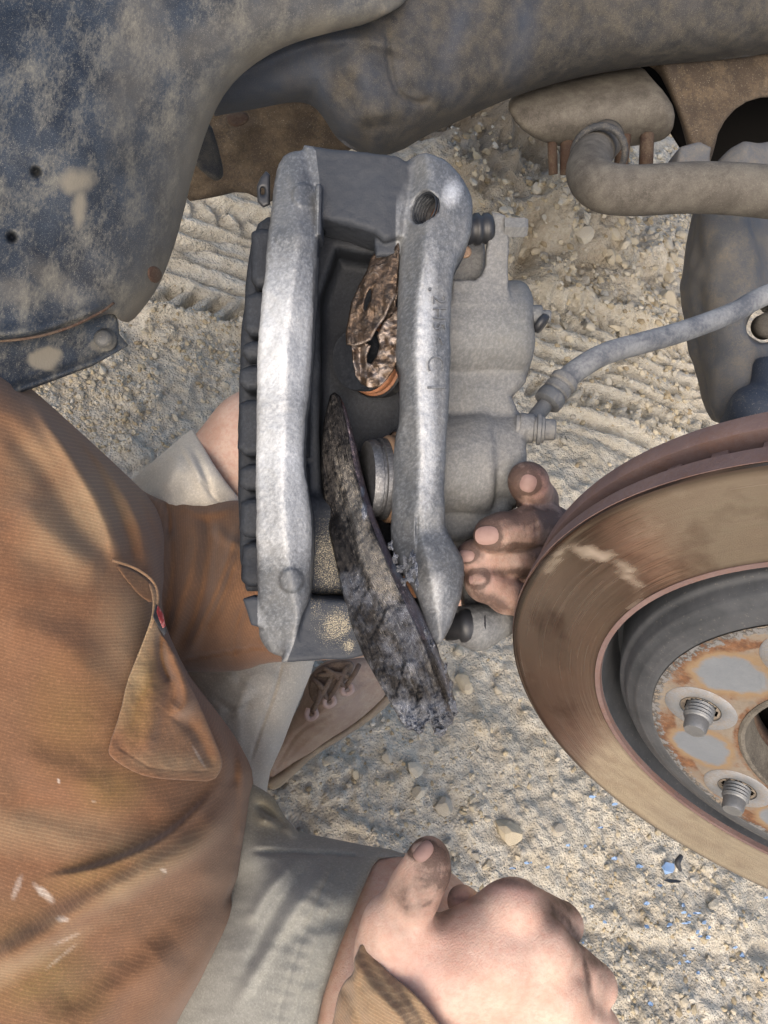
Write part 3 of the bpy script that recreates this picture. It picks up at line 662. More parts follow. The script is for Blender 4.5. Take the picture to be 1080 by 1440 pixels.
def polar(s):
    sep = s.n('ShaderNodeSeparateXYZ'); s.ln(s.obj, sep.inputs[0]); x, y = sep.outputs[0], sep.outputs[1]
    r = s.ma('SQRT', s.ma('ADD', s.ma('MULTIPLY', x, x), s.ma('MULTIPLY', y, y))); th = s.ma('ARCTAN2', y, x)
    cb = s.n('ShaderNodeCombineXYZ'); s.ln(s.ma('MULTIPLY', r, 700.0), cb.inputs[0]); s.ln(s.ma('MULTIPLY', th, 1.2), cb.inputs[1])
    cb2 = s.n('ShaderNodeCombineXYZ'); s.ln(r, cb2.inputs[0]); s.ln(s.ma('MULTIPLY', th, .12), cb2.inputs[1])
    return r, th, cb.outputs[0], cb2.outputs[0]
def m_face():
    s = S('worn_disc_face'); r, th, v, v2 = polar(s)
    sc = s.nz(1.0, 3, .6, v); heat = s.nz(28, 4, .6, v2); fine = s.nz(90, 5, .65)
    c = s.ramp(heat, [(.3, (.60, .48, .37)), (.45, (.84, .72, .56)), (.58, (.70, .58, .45)), (.72, (.90, .80, .64))])
    c = s.mix(s.ramp(sc, [(.45, 0), (.75, .5)]), c, (.50, .44, .38))
    rr = s.ramp(s.ma('MULTIPLY', r, 5.0), [(.7, 0), (.72, 1), (.93, 1), (.955, 0)])     # swept band
    c = s.mix(rr, (.12, .085, .075), c)
    c = s.mix(s.ma('MULTIPLY', s.at('scorch_reflection'), s.ramp(heat, [(.3, 1), (.7, .6)])), c, s.mix(s.ramp(sc, [(.35, 0), (.65, 1)]), (.022, .013, .010), (.14, .088, .066))); w = s.at('film'); c = s.mix(s.ma('MULTIPLY', w, .38), c, (.24, .205, .19))
    rough = s.ma('ADD', s.ma('MULTIPLY', s.ramp(sc, [(.3, 0), (.7, 1)]), .16), s.ma('ADD', .10, s.ma('MULTIPLY', w, .4)))
    h = s.ma('ADD', sc, s.ma('MULTIPLY', fine, .04))
    return s.out(c, rough, s.ma('SUBTRACT', 1.0, s.ma('MULTIPLY', w, .7)), s.bump(h, .40, .0003), .5)
M_FACE = m_face()
M_RIM = grunge('rust_purple_rim', (.115, .075, .072), (.17, .115, .105), (.15, .085, .065), .35, 2, .75, 0, .5, .12)
def m_hat():
    s = S('hat_wall'); r, th, v, v2 = polar(s); sc = s.nz(.35, 3, .6, v); n = s.nz(40, 6, .7)
    c = s.mix(s.ramp(n, [(.35, 0), (.7, 1)]), (.055, .06, .067), (.095, .10, .11)); c = s.mix(s.ramp(sc, [(.55, 0), (.8, .4)]), c, (.16, .16, .165))
    c = s.mix(s.ramp(s.nz(700, 2), [(.63, 0), (.72, .35)]), c, (.25, .23, .2))
    return s.out(c, .5, .35, s.bump(s.ma('ADD', sc, n), .3, .0006), .5)
M_HAT = m_hat()
NST = 7; STEP = 2 * math.pi / NST; a1 = AX.T @ hit(1028, 1115, .006); SGN = 1 if math.atan2(a1[1], a1[0]) > 0 else -1
def m_hatface():
    s = S('rusty_hat_face'); r, th, v, v2 = polar(s)
    n = s.nz(55, 8, .75); n2 = s.nz(230, 4, .7); n3 = s.nz(20, 5, .7)
    c = s.mix(s.ramp(n, [(.38, 0), (.62, 1)]), (.15, .125, .10), (.235, .20, .16))
    c = s.mix(s.ramp(n2, [(.5, 0), (.7, .6)]), c, (.12, .10, .085))
    w = s.at('rust'); ww = s.ma('ADD', w, s.ma('MULTIPLY', s.ma('SUBTRACT', n, .5), 1.3)); rust = s.mix(s.ramp(n2, [(.4, 0), (.65, 1)]), (.095, .048, .028), (.175, .088, .045))
    c = s.mix(s.ramp(ww, [(.40, 0), (.6, 1)]), c, rust)
    pt = s.at('plate'); p2 = s.ma('ADD', pt, s.ma('MULTIPLY', s.ma('SUBTRACT', s.nz(48, 4, .6), .5), .75))
    c = s.mix(s.ramp(p2, [(.30, 0), (.45, 1)]), c, (.20, .14, .085)); c = s.mix(s.ramp(p2, [(.48, 0), (.6, 1)]), c, s.mix(n, (.14, .155, .178), (.22, .235, .25)))
    ed = s.at('scab'); e2 = s.ma('ADD', ed, s.ma('MULTIPLY', s.ma('SUBTRACT', n2, .5), 2.2)); c = s.mix(s.ramp(e2, [(.55, 0), (.62, 1)]), c, s.mix(s.ramp(n2, [(.48, 0), (.56, 1)]), (.06, .055, .05), (.15, .148, .148)))
    return s.out(c, .8, s.ma('MULTIPLY', s.ramp(p2, [(.48, 0), (.6, 1)]), .35), s.bump(s.ma('ADD', n, n2), .5, .0008), .3)
M_HATFACE = m_hatface()
M_RING = grunge('bright_washer_mark', (.19, .20, .215), (.27, .28, .295), (.20, .16, .12), .42, 2.5, .5, .4, .25, .1)
M_STUD = grunge('stud_steel', (.12, .125, .13), (.19, .195, .20), (.33, .31, .27), .3, 2.5, .5, .55, .3, .25)
def ring_prof(prof, n=160, close=True):
    V, F = lathe(prof, (0, 0, 0), (0, 0, 1), n, close); return V, F
# outboard friction ring as a dense sheet with a rounded rim
rs = np.r_[np.linspace(R_IN, R_OUT - .0015, 22), R_OUT - .0004, R_OUT, R_OUT]
ts = np.r_[np.full(22, 0), -.0004, -.0018, -.011]
prof = list(zip(rs, ts)) + [(R_IN, -.011)]
V, F = ring_prof(prof, 220)
Vc = CD + V @ AX.T
fpx, fpy = proj(Vc); fd = line_dist(spline([(770, 800), (800, 768), (832, 778), (868, 790), (893, 815), (897, 845), (885, 880), (862, 905), (850, 935)], 6), fpx + (fbm(fpx / 9, fpy / 9, 3) - .5) * 16, fpy + (fbm(fpx / 9 + 9, fpy / 9, 3) - .5) * 16)
film = np.clip(1.1 - fd[0] / 8, 0, 1) * np.clip(fbm(fpx / 14, fpy / 14, 3) * 2.4 - .5, 0, 1) * .8 + spots(Vc, [(790, 860, 60, 70, 0, .22), (1000, 700, 120, 40, -20, .1)], 2.5)
scorch_reflection = np.maximum(.62, spots(Vc, [(840, 735, 75, 75, -30, .95), (790, 870, 90, 150, 10, .85), (735, 960, 50, 60, 0, .8), (960, 700, 80, 40, -10, .6)], 2.0)) * np.clip(1.15 - (fpy - 985) / 60, .05, 1)  # heat tint plus the dark shirt reflection painted above; lower face left bright
face = local('friction_face', (V, F), M_FACE, disc, True, 40, {'film': film, 'scorch_reflection': scorch_reflection})
local('rim_band', ring_prof([(R_OUT + .0004, -.0022), (R_OUT + .0006, -.0108), (R_OUT - .004, -.0112), (R_OUT - .004, -.002)], 200), M_RIM, face, True, 40)
local('inner_lip', ring_prof([(R_IN - .0005, .0002), (R_IN + .0022, .0003), (R_IN + .003, -.002), (R_IN - .0006, -.003)], 160), M_RIM, face, True, 40)
local('vent_shade_ring', ring_prof([(R_IN - .0008, -.0031), (R_IN - .0008, -.0365), (R_IN + .0004, -.0365), (R_IN + .0004, -.0031)], 160), M_HAT, disc, True, 40)  # dark ring added over the vent gap, where only shade shows
inb = local('inboard_ring', ring_prof([(R_IN, -.025), (R_OUT - .0008, -.025), (R_OUT, -.0262), (R_OUT, -.0352), (R_OUT - .001, -.036), (R_IN, -.036)], 200), M_RIM, disc, True, 40)
vm = None
for k in range(54):
    a = 2 * math.pi * k / 54; c, sn = math.cos(a), math.sin(a); q = []
    for z in (-.0115, -.0245):
        for rr, w in ((R_IN + .006, .003), (R_OUT - .007, .0035)):
            for sg in (-1, 1): q.append((rr * c - sg * w * sn, rr * sn + sg * w * c, z))
    F8 = [(0, 1, 3, 2), (4, 6, 7, 5), (0, 4, 5, 1), (2, 3, 7, 6), (0, 2, 6, 4), (1, 5, 7, 3)]
    if vm is None: o = local('vane', (np.array(q), F8), M_RIM, disc, False); vm = o.data; va = 0
    else: o = bpy.data.objects.new('vane', vm); COL.objects.link(o); o.parent = disc; o.rotation_euler = (0, 0, a)
# hat
local('hat_wall', ring_prof([(R_IN + .001, -.0355), (.1355, -.034), (.134, -.030), (.1318, -.016), (.1300, -.008), (.1290, -.0065), (.1275, -.0062), (.1262, -.005), (.1245, -.0005), (.1225, .0012), (.1195, .0018), (.1188, .0027), (.1165, .0034), (.1115, .0040), (.1095, .0042), (.1085, .0036), (.1085, -.010), (.125, -.012), (.128, -.034)], 200), M_HAT, disc, True, 50)
rs = np.linspace(.062, .1088, 30); nA = 420; th = np.linspace(0, 2 * math.pi, nA, endpoint=False)
RR, TT = np.meshgrid(rs, th, indexing='ij'); hole_r = .0098; RS = .085; mid = STEP / 2
ph = np.mod(TT + STEP / 2, STEP) - STEP / 2                      # angle from nearest stud
pm = np.mod(TT, STEP) - STEP / 2                                # angle from nearest mid-point
dx = RR * np.cos(ph) - RS; dy = RR * np.sin(ph); dst = np.hypot(dx, dy)
Z = .0045 + .0003 * (fbm(RR * 300, TT * 25, 3) - .5)
mx = RR * np.cos(pm) - .0865; my = RR * np.sin(pm); plate = np.clip(1.12 - np.hypot(mx / .0155, my / .0175) * .62, 0, 1)
rust = np.clip(1.05 - np.hypot(mx / .024, my / .027) * .55, 0, 1) * .75 + .2 * (RR > .097); scab = np.clip((RR - .1005) / .006, 0, 1) * .75
rust = np.where(RR < .068, .55, rust)
Vf = np.stack([RR * np.cos(TT), RR * np.sin(TT), Z], -1).reshape(-1, 3); ij = np.arange(len(rs) * nA).reshape(len(rs), nA)
qf = np.stack([ij[:-1], np.roll(ij[:-1], -1, 1), np.roll(ij[1:], -1, 1), ij[1:]], -1).reshape(-1, 4)[:, ::-1]
qf = [q for q in qf if dst.reshape(-1)[q].max() > hole_r - .0006]
hf = local('hat_face', (Vf, qf), M_HATFACE, disc, True, None, {'rust': rust.reshape(-1), 'plate': plate.reshape(-1), 'scab': scab.reshape(-1)})
local('bore_lip', ring_prof([(.0650, .0050), (.0635, .0056), (.0618, .0050), (.0612, -.001), (.0605, -.012), (.0625, -.012)], 140), M_BAR, hf, True, 40)
# hub behind the hat, with its studs
local('hub_flange', ring_prof([(.118, -.012), (.118, -.02), (.0615, -.022), (.0615, -.0125)], 96), M_RUSTY, hub)
local('hub_void_disc', ring_prof([(.118, -.05), (.118, -.055), (.02, -.055), (.02, -.05)], 64), M_VOID, hub)  # black disc added to stand for the dark hollow behind the hub
local('hub_barrel', lathe([(.0001, -.006), (.030, -.006), (.034, -.009), (.036, -.014), (.0375, -.03), (.046, -.034), (.046, -.06), (.0001, -.06)], (0, 0, 0), (0, 0, 1), 64), M_STUD, hub, True, 40)
thr = [(.0098 - .006 + .006, -.012), (.0075, -.012)]
prof = [(.0001, -.012), (.0074, -.012)]
z = -.008
while z < .0105: prof += [(.0073, z), (.0066, z + .0011)]; z += .00205
prof += [(.0068, .0115), (.0060, .0122), (.0058, .0172), (.0050, .0187), (.0001, .0189)]
sv, sf = lathe(prof, (RS, 0, 0), (0, 0, 1), 28)
st0 = None
for k in range(NST):
    if st0 is None:
        st0 = local('stud', (sv, sf), M_STUD, hub, True, 30); rg0 = local('washer_mark', [(lambda q: q)(ring_prof([(.0100, .0047), (.0103, .0050), (.0176, .0050), (.0180, .0046)], 48, False))][0], M_RING, hf)
        me = rg0.data; bmr = bmesh.new(); bmr.from_mesh(me); bmesh.ops.delete(bmr, geom=[f for f in bmr.faces if len(f.verts) > 4], context='FACES_ONLY'); bmesh.ops.translate(bmr, vec=(RS, 0, 0), verts=bmr.verts); bmr.to_mesh(me); bmr.free()
        bs0 = local('stud_hole', ring_prof([(.0102, .0052), (.0100, -.012), (.0112, -.012), (.0112, .0042)], 40), M_VOID, hf)
        bmr = bmesh.new(); bmr.from_mesh(bs0.data); bmesh.ops.translate(bmr, vec=(RS, 0, 0), verts=bmr.verts); bmr.to_mesh(bs0.data); bmr.free()
    else:
        for src, par in ((st0, hub), (rg0, hf), (bs0, hf)):
            c = src.copy(); COL.objects.link(c); c.parent = par; c.rotation_euler = (0, 0, k * STEP)

# ------------------------------------------------------------------ brake caliper in its bracket
def m_cast(name, lo, hi, metal=.75, rough=.42, dirt=.0, tint=(0.35, 0.33, 0.29), rb=.5, sky_sheen=None, fleck=.4, slate=False):
    s = S(name); n = s.nz(18, 5, .6); f = s.nz(620, 4, .7, s.map((1, 1, .55), (.6, .2, .9))); g = s.nz(1100, 2, .5)
    c = s.mix(s.ramp(n, [(.35, 0), (.68, 1)]), lo, hi)
    c = s.mix(s.ramp(f, [(.42, .4), (.58, 0)]), c, tuple(x * .5 for x in lo)); c = s.mix(s.ramp(f, [(.54, 0), (.72, fleck)]), c, tuple(min(1, x * 1.6) for x in hi))
    if slate:
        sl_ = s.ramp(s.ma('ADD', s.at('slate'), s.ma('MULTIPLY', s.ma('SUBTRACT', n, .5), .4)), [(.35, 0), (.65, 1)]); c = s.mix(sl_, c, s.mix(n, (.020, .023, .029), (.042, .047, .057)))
    if sky_sheen:
        w = s.at(sky_sheen); w2 = s.ma('ADD', w, s.ma('MULTIPLY', s.ma('SUBTRACT', f, .5), s.ma('MULTIPLY', w, 1.1))); wr = s.ramp(w2, [(.2, 0), (.9, 1)])
        c = s.mix(s.ma('MULTIPLY', wr, .8), c, (.60, .615, .63))
    if dirt: c = s.mix(s.ma('MULTIPLY', s.ramp(s.nz(30, 7, .75), [(.45, 0), (.7, 1)]), s.ma('MULTIPLY', s.ma('SUBTRACT', 1.0, s.ma('MULTIPLY', sl_, .9)), dirt) if slate else dirt), c, tint)
    d = s.at('dust'); d2 = s.ma('ADD', d, s.ma('MULTIPLY', s.ma('SUBTRACT', s.nz(1500, 3, .8), .5), 2.4)); dr = s.ramp(d2, [(.5, 0), (.75, .9)])
    c = s.mix(dr, c, (.36, .31, .215))
    r = s.ma('ADD', s.ma('MULTIPLY', f, .25), rough - .1)
    return s.out(c, s.ma('ADD', r, s.ma('MULTIPLY', dr, .4), True), s.ma('MULTIPLY', s.ma('SUBTRACT', 1.0, dr), s.ma('SUBTRACT', metal, s.ma('MULTIPLY', sl_, metal)) if slate else metal), s.bump(s.ma('ADD', s.ma('MULTIPLY', f, .8), s.ma('MULTIPLY', g, .3)), rb, .0007), s.ma('SUBTRACT', .4, s.ma('MULTIPLY', sl_, .2)) if slate else .22)
M_BRACKET = m_cast('cast_bracket', (.085, .092, .103), (.165, .174, .186), .42, .48, .2, sky_sheen='sky_sheen', slate=True)
M_SLATE = m_cast('dark_cast', (.015, .0175, .023), (.032, .036, .043), .1, .55, fleck=.25)
M_HOUSING = m_cast('dusty_cast_housing', (.145, .15, .152), (.20, .20, .198), .2, .6, .3, (.20, .185, .155), fleck=.22)
M_BOOT = S('black_rubber').out((.018, .019, .022), .45); M_TAN = grunge('tan_rubber_boot', (.20, .125, .075), (.26, .17, .11), (.13, .10, .075), .25, 2, .5)
M_ORANGE = grunge('orange_boot', (.26, .115, .06), (.33, .15, .08), (.12, .08, .06), .3, 2, .5)

cal = empty('brake_caliper', P(530, 560, .44), 'large grey twin piston brake caliper in its bracket, held up by a greasy hand', 'brake caliper')
xL = lambda pts: (lambda Y: np.interp(Y, [p[0] for p in pts], [p[1] for p in pts]))
DF = .42
f = Field(328, 175, 702, 950, .408, .475, .00095)
Lpoly = [(388, 203), (404, 194), (430, 196), (443, 212), (447, 254), (445, 330), (442, 404), (436, 485), (430, 567), (426, 590), (424, 625), (426, 660), (431, 700), (436, 735), (436, 800), (433, 845), (421, 875), (409, 928), (390, 931), (374, 928), (362, 914), (355, 900), (355, 880), (357, 820), (356, 740), (356, 640), (357, 560), (359, 485), (364, 430), (369, 380), (373, 335), (376, 290), (380, 235)]
cr = xL([(190, 418), (213, 417), (355, 419), (404, 411), (485, 402), (600, 400), (690, 397), (784, 403), (850, 412), (930, 425)])
def zL(x, y):
    u = x - cr(y); b = .0011 * np.clip(1.25 - np.hypot(x - 428, y - 268) / 17, 0, .25) * 4 + .0016 * np.clip(1.25 - np.hypot(x - 408, y - 817) / 15, 0, .25) * 4
    au = np.sqrt(u * u + 40) - 6.3
    return np.where(u < 0, -.00016, -.00027) * au + b - .00009 * np.maximum(330 - y, 0) - .00006 * np.maximum(y - 760, 0) + .0016 * np.exp(-((y - 440) / 90) ** 2)
f.poly(Lpoly, DF, .449, .0032, zL, sm=1)
Rpoly = [(548, 222), (562, 212), (582, 205), (606, 208), (630, 214), (648, 232), (662, 255), (668, 272), (667, 300), (663, 325), (656, 343), (645, 362), (638, 388), (636, 430), (635, 520), (632, 590), (628, 650), (626, 720), (630, 745), (642, 768), (652, 785), (655, 802), (652, 830), (644, 862), (632, 892), (618, 910), (604, 905), (596, 870), (588, 842), (572, 815), (556, 790), (549, 762), (552, 703), (553, 640), (556, 612), (562, 590), (564, 540), (563, 515), (556, 500), (560, 440), (561, 364), (563, 331), (558, 300), (552, 260)]
cR = xL([(200, 600), (240, 606), (330, 602), (410, 592), (500, 588), (560, 591), (640, 594), (720, 590), (790, 602), (900, 622)])
def zR(x, y):
    u = x - cR(y); b = .0028 * np.exp(-(((x - 636) / 26) ** 2 + ((y - 275) / 30) ** 2)) + .0040 * np.exp(-(((x - 622) / 30) ** 2 + ((y - 815) / 45) ** 2))
    au = np.sqrt(u * u + 30) - 5.5
    return np.where(u < 0, -.00042, -.00013) * au + b - .0030 * np.exp(-((y - 745) / 22) ** 2) * (x > 585) - .00004 * np.maximum(300 - y, 0)
f.poly(Rpoly, .418, .455, .0034, zR, sm=1)
f.poly([(425, 196), (470, 204), (520, 211), (560, 216), (580, 230), (566, 330), (540, 338), (525, 325), (490, 313), (450, 303), (440, 250)], .4265, .462, .003, zf=lambda x, y: -.00004 * np.abs(x - 540), k=.004)
f.poly([(395, 932), (440, 930), (500, 926), (600, 905), (590, 850), (520, 848), (430, 842), (415, 860)], .431, .468, .003, zf=lambda x, y: -.00006 * (900 - y), k=.003)
f.poly([(444, 258), (452, 258), (452, 330), (444, 330)], .424, .445, .001, k=.001)
f.poly([(340, 842), (356, 838), (380, 850), (372, 885), (352, 880)], .434, .446, .002, k=.001)
f.poly([(526, 335), (562, 322), (566, 358), (528, 360)], .433, .46, .002, k=.001)
ha = U(592, 291, .4215); hd = np.array([-.72, .08, .69])
f.cyl(ha + hd * .012, ha - hd * .024, .0088, 0, .0012, True)
f.noise(.0011, 90).noise(.0005, 330)
V, F = f.mesh(); px, py = proj(V); dd = -V[:, 2]
sky_sheen = np.clip(1.1 - np.abs(py - 490) / 180, 0, .9) * (px < 440) * (.62 + .30 * np.clip((cr(py) - px) / 8 + .5, 0, 1)) + np.clip(1.0 - np.abs(py - 700) / 130, 0, .55) * (px < 440)  # sky highlight painted into the colour along bar middles and crests
sky_sheen = np.maximum(sky_sheen, (px > 560) * np.exp(-((px - cR(py) - 8) / 16) ** 2) * np.clip(1.2 - np.abs(py - 540) / 210, 0, .7)); sky_sheen = np.maximum(sky_sheen, spots(V, [(636, 272, 14, 20, 10, .8), (612, 830, 26, 50, 0, .35), (480, 214, 40, 6, 8, .45)], 1.2)) * (dd < .4315)
sky_sheen *= np.clip((.436 - dd) / .006, 0, 1)
sky_sheen = np.where((px > 445) & (px < 548), sky_sheen * .4, sky_sheen)
dust = spots(V, [(474, 880, 26, 34, 30, .60), (445, 830, 20, 60, 0, .4), (490, 908, 12, 14, 0, .66)], 1.2) * (px > 436) * (px < 520)
redge = np.interp(py, [196, 212, 254, 330, 404, 841, 866, 906, 929], [431, 444, 449, 447, 444, 436, 424, 413, 404])
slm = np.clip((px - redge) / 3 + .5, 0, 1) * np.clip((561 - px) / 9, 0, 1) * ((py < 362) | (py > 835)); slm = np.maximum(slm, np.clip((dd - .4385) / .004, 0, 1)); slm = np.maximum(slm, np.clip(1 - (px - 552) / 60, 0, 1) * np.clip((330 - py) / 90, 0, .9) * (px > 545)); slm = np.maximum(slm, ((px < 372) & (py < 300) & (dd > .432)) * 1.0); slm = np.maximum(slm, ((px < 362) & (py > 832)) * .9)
vb = build('mounting_bracket', (V, F), M_BRACKET, cal, {'sky_sheen': sky_sheen * (1 - slm), 'dust': dust, 'slate': slm})
build('spring_clip', relief([(361, 262), (366, 250), (374, 240), (380, 246), (380, 288), (370, 292), (362, 284)], lambda X, Y: .440 + 0 * X, .01, .002, 1.5, .0012, 0, [[(367, 264), (372, 264), (372, 274), (367, 274)]]), M_BOOT, vb)
build('thread', join(*[lathe([(.0089, -.0008), (.0080, 0), (.0089, .0008)], ha - hd * (.003 + .0019 * k), hd, 28, True) for k in range(6)]), M_SLATE, vb, {'dust': np.zeros(28 * 18)})
build('hole_bottom', lathe([(.0088, 0), (.0088, -.002)], ha - hd * .0165, hd, 24), M_ORANGE, vb)
# casting marks on the face of the inner bar
def marks(txt, px, py, size_px, d, rot=-math.pi / 2, sx=1.0, thick=.0011):
    cu = bpy.data.curves.new('mark', 'FONT'); cu.body = txt; cu.size = 1; cu.align_x = 'CENTER'; cu.align_y = 'CENTER'; cu.resolution_u = 4; cu.offset = -.012
    to = bpy.data.objects.new('mark', cu); COL.objects.link(to); bpy.context.view_layer.update()
    me = bpy.data.meshes.new_from_object(to.evaluated_get(bpy.context.evaluated_depsgraph_get())); bpy.data.objects.remove(to)
    v = np.array([x.co[:2] for x in me.vertices]); fs = [tuple(p.vertices) for p in me.polygons]; v = v * size_px; v[:, 0] *= sx
    c, s_ = math.cos(rot), math.sin(rot); vx = v[:, 0] * c - v[:, 1] * s_; vy = v[:, 0] * s_ + v[:, 1] * c
    X = px + vx; Y = py - vy; dz = d - zR(X, Y); V = np.stack([(X - 540) / FPX * dz, -(Y - 720) / FPX * dz, -dz], 1)
    n = len(V); Vb = V.copy(); V[:, 2] += thick; Vb[:, 2] -= .003
    cnt = {}
    for q in fs:
        for a, b in zip(q, q[1:] + q[:1]): cnt[(a, b)] = 1
    side = [(a, b, b + n, a + n) for (a, b) in cnt if (b, a) not in cnt]
    return np.vstack([V, Vb]), fs + side
for t, y, sz, ro in (('.', 407, 50, -1.57), ('2', 422, 27, -1.57), ('H', 441, 28, -1.57), ('5', 459, 26, -1.57), ('<', 479, 24, -1.57), ('C', 511, 36, -1.57), ('1', 545, 37, -1.57)):
    VF = marks(t, 617 if t not in 'C1' else 612, y, sz, .418, ro)
    build('casting_mark', VF, M_BRACKET, vb, {'sky_sheen': np.full(len(VF[0]), .12), 'dust': np.zeros(len(VF[0]))}, smooth=False)
for x, y, r_ in ((428, 268, 15), (408, 817, 13)):
    pass

# caliper body: dark ribbed fingers behind the outer bar, inner wall, housing with two bores
f = Field(325, 290, 640, 860, .425, .515, .0011)
f.poly([(352, 335), (362, 312), (376, 302), (440, 315), (520, 332), (560, 350), (575, 800), (540, 850), (470, 842), (430, 838), (345, 832), (337, 790), (334, 700), (333, 600), (338, 470), (344, 400)], .462, .508, .004, k=.002, sm=0)
for i, (y0, y1, x0) in enumerate(((318, 402, 352), (408, 470, 343), (478, 505, 339), (512, 548, 336), (560, 640, 334), (652, 690, 335), (700, 755, 336), (762, 826, 339))):
    f.poly([(x0, y0 + 6), (x0 + 14, y0), (430, y0), (430, y1), (x0 + 8, y1), (x0 - 1, y1 - 10)], .437 + .002 * (i % 2), .475, .004, k=.003)
# deep pocket between fingers and housing
f.poly([(446, 400), (470, 330), (545, 345), (570, 420), (572, 790), (520, 835), (455, 830), (444, 600)], .44, .484, .006, k=.004, cut=True)
f.poly([(424, 700), (500, 700), (505, 800), (500, 838), (424, 838)], .447, .487, .008, k=.008, zf=lambda x, y: -.0012 * np.clip((770 - y) / 10, 0, 6))
f.noise(.0012, 80)
V, F = f.mesh(); build('caliper_fingers', (V, F), M_SLATE, cal, {'dust': spots(V, [(460, 790, 26, 60, 0, .50), (470, 840, 30, 20, 0, .45)], 1.2)})
f = Field(590, 280, 790, 930, .43, .515, .0011)
f.poly([(600, 400), (640, 402), (692, 405), (733, 420), (743, 452), (743, 535), (730, 549), (722, 556), (728, 570), (735, 625), (728, 690), (722, 722), (690, 745), (655, 762), (600, 765)], .464, .51, .006, k=.002, sm=0)
f.cyl(U(590, 470, .482), U(742, 470, .482), .0322, .009, .002); f.cyl(U(590, 655, .482), U(688, 655, .482), .0350, .005, .002); f.cyl(U(640, 645, .482), U(731, 648, .482), .0312, .006, .002)
f.poly([(692, 296), (712, 300), (716, 330), (716, 430), (636, 430), (636, 393), (668, 393), (677, 386), (682, 372), (688, 330)], .452, .462, .0015, k=.004)
f.poly([(628, 330), (682, 335), (682, 392), (628, 392)], .472, .486, .002, k=.003)
f.chain([(640, 878, .462, .011), (672, 882, .460, .0125), (702, 872, .462, .011)], .006); f.poly([(640, 760), (700, 745), (705, 870), (655, 870)], .475, .50, .004, k=.006)
f.cyl(U(728, 602, .462), U(748, 604, .462), .009, .001, .002)
f.noise(.0012, 70).noise(.0006, 300)
V, F = f.mesh(); build('piston_housing', (V, F), M_HOUSING, cal, {'dust': np.zeros(len(V))})
Z0 = lambda VF: {'dust': np.zeros(len(VF[0]))}
xax = np.array([1.0, 0, 0])
VF = lathe([(.0001, .008), (.0052, .008), (.0062, .006), (.0062, -.006)], U(722, 320, .455), xax, 6); build('pin_bolt', VF, M_HOUSING, cal, Z0(VF), False)
bo = lathe([(.0001, .006), (.007, .006), (.0088, .004), (.0088, .001), (.0072, -.0005), (.0092, -.002), (.0092, -.0045), (.0075, -.006), (.0085, -.008), (.0085, -.012)], U(678, 322, .455), np.array([1, .12, -.1]), 32); build('pin_boot', bo, M_BOOT, cal, None)
build('pin_boot', lathe([(.0085, -.012), (.0085, -.004), (.010, -.003), (.0105, 0), (.010, .003), (.0085, .005), (.0085, .012)], U(655, 880, .456), np.array([1, .05, .15]), 32), M_BOOT, cal)
build('clip', relief([(643, 357), (654, 343), (664, 350), (662, 362), (650, 364)], lambda X, Y: .450 + 0 * X, .004, .001, 1.5), M_TAN, cal)
VF = lathe([(.0058, -.008), (.0060, .0), (.0068, .001), (.0068, .0075), (.006, .0085), (.004, .0088), (.0038, .013), (.0030, .0138), (.0001, .0138)], U(742, 445, .462), np.array([1, -.04, .12]), 20); bl = build('bleeder', VF, M_HOUSING, cal, Z0(VF), True, flat_angle=35)
build('bleeder_cap', lathe([(.0055, 0), (.0062, .002), (.0058, .004), (.003, .0045), (.0001, .0045)], U(757, 452, .458), np.array([.75, -.6, .2]), 16), M_BOOT, bl)
pa = np.array([-.965, 0, .262])
def piston(cx, cy, d, tan, r=.0268, pa=pa):
    o = U(cx, cy, d)
    p_ = build('piston', lathe([(r * .80, .014), (r * .86, .0145), (r * .90, .012), (r * .90, .0095), (r * .86, .009), (r * .86, .0075), (r * .93, .007), (r * .93, .0035), (r * .88, .003), (r * .88, -.02), (.0001, -.02), (.0001, .004), (r * .7, .004), (r * .72, .013)], o, pa, 64), M_HATLIKE if tan is M_TAN else M_SLATE, cal, None, True, flat_angle=40)
    build('dust_boot', lathe([(r * .89, .003), (r * .96, .0035), (r, .002), (r * 1.0, -.001), (r * .96, -.002), (r * 1.02, -.0025), (r * 1.08, -.003), (r * 1.08, -.012), (r * .89, -.012)], o, pa, 64), tan, p_, None, True)
    build('boot_ring', lathe([(r * 1.09, -.002), (r * 1.14, -.003), (r * 1.14, -.012), (r * 1.05, -.012)], o, pa, 64, True), M_BOOT, p_, None, True, flat_angle=40)
M_HATLIKE = m_cast('piston_steel', (.10, .10, .105), (.2, .2, .2), .7, .4)
piston(548, 674, .459, M_TAN, .0262); piston(520, 506, .470, M_ORANGE, .0205, np.array([-.62, -.15, .77]))

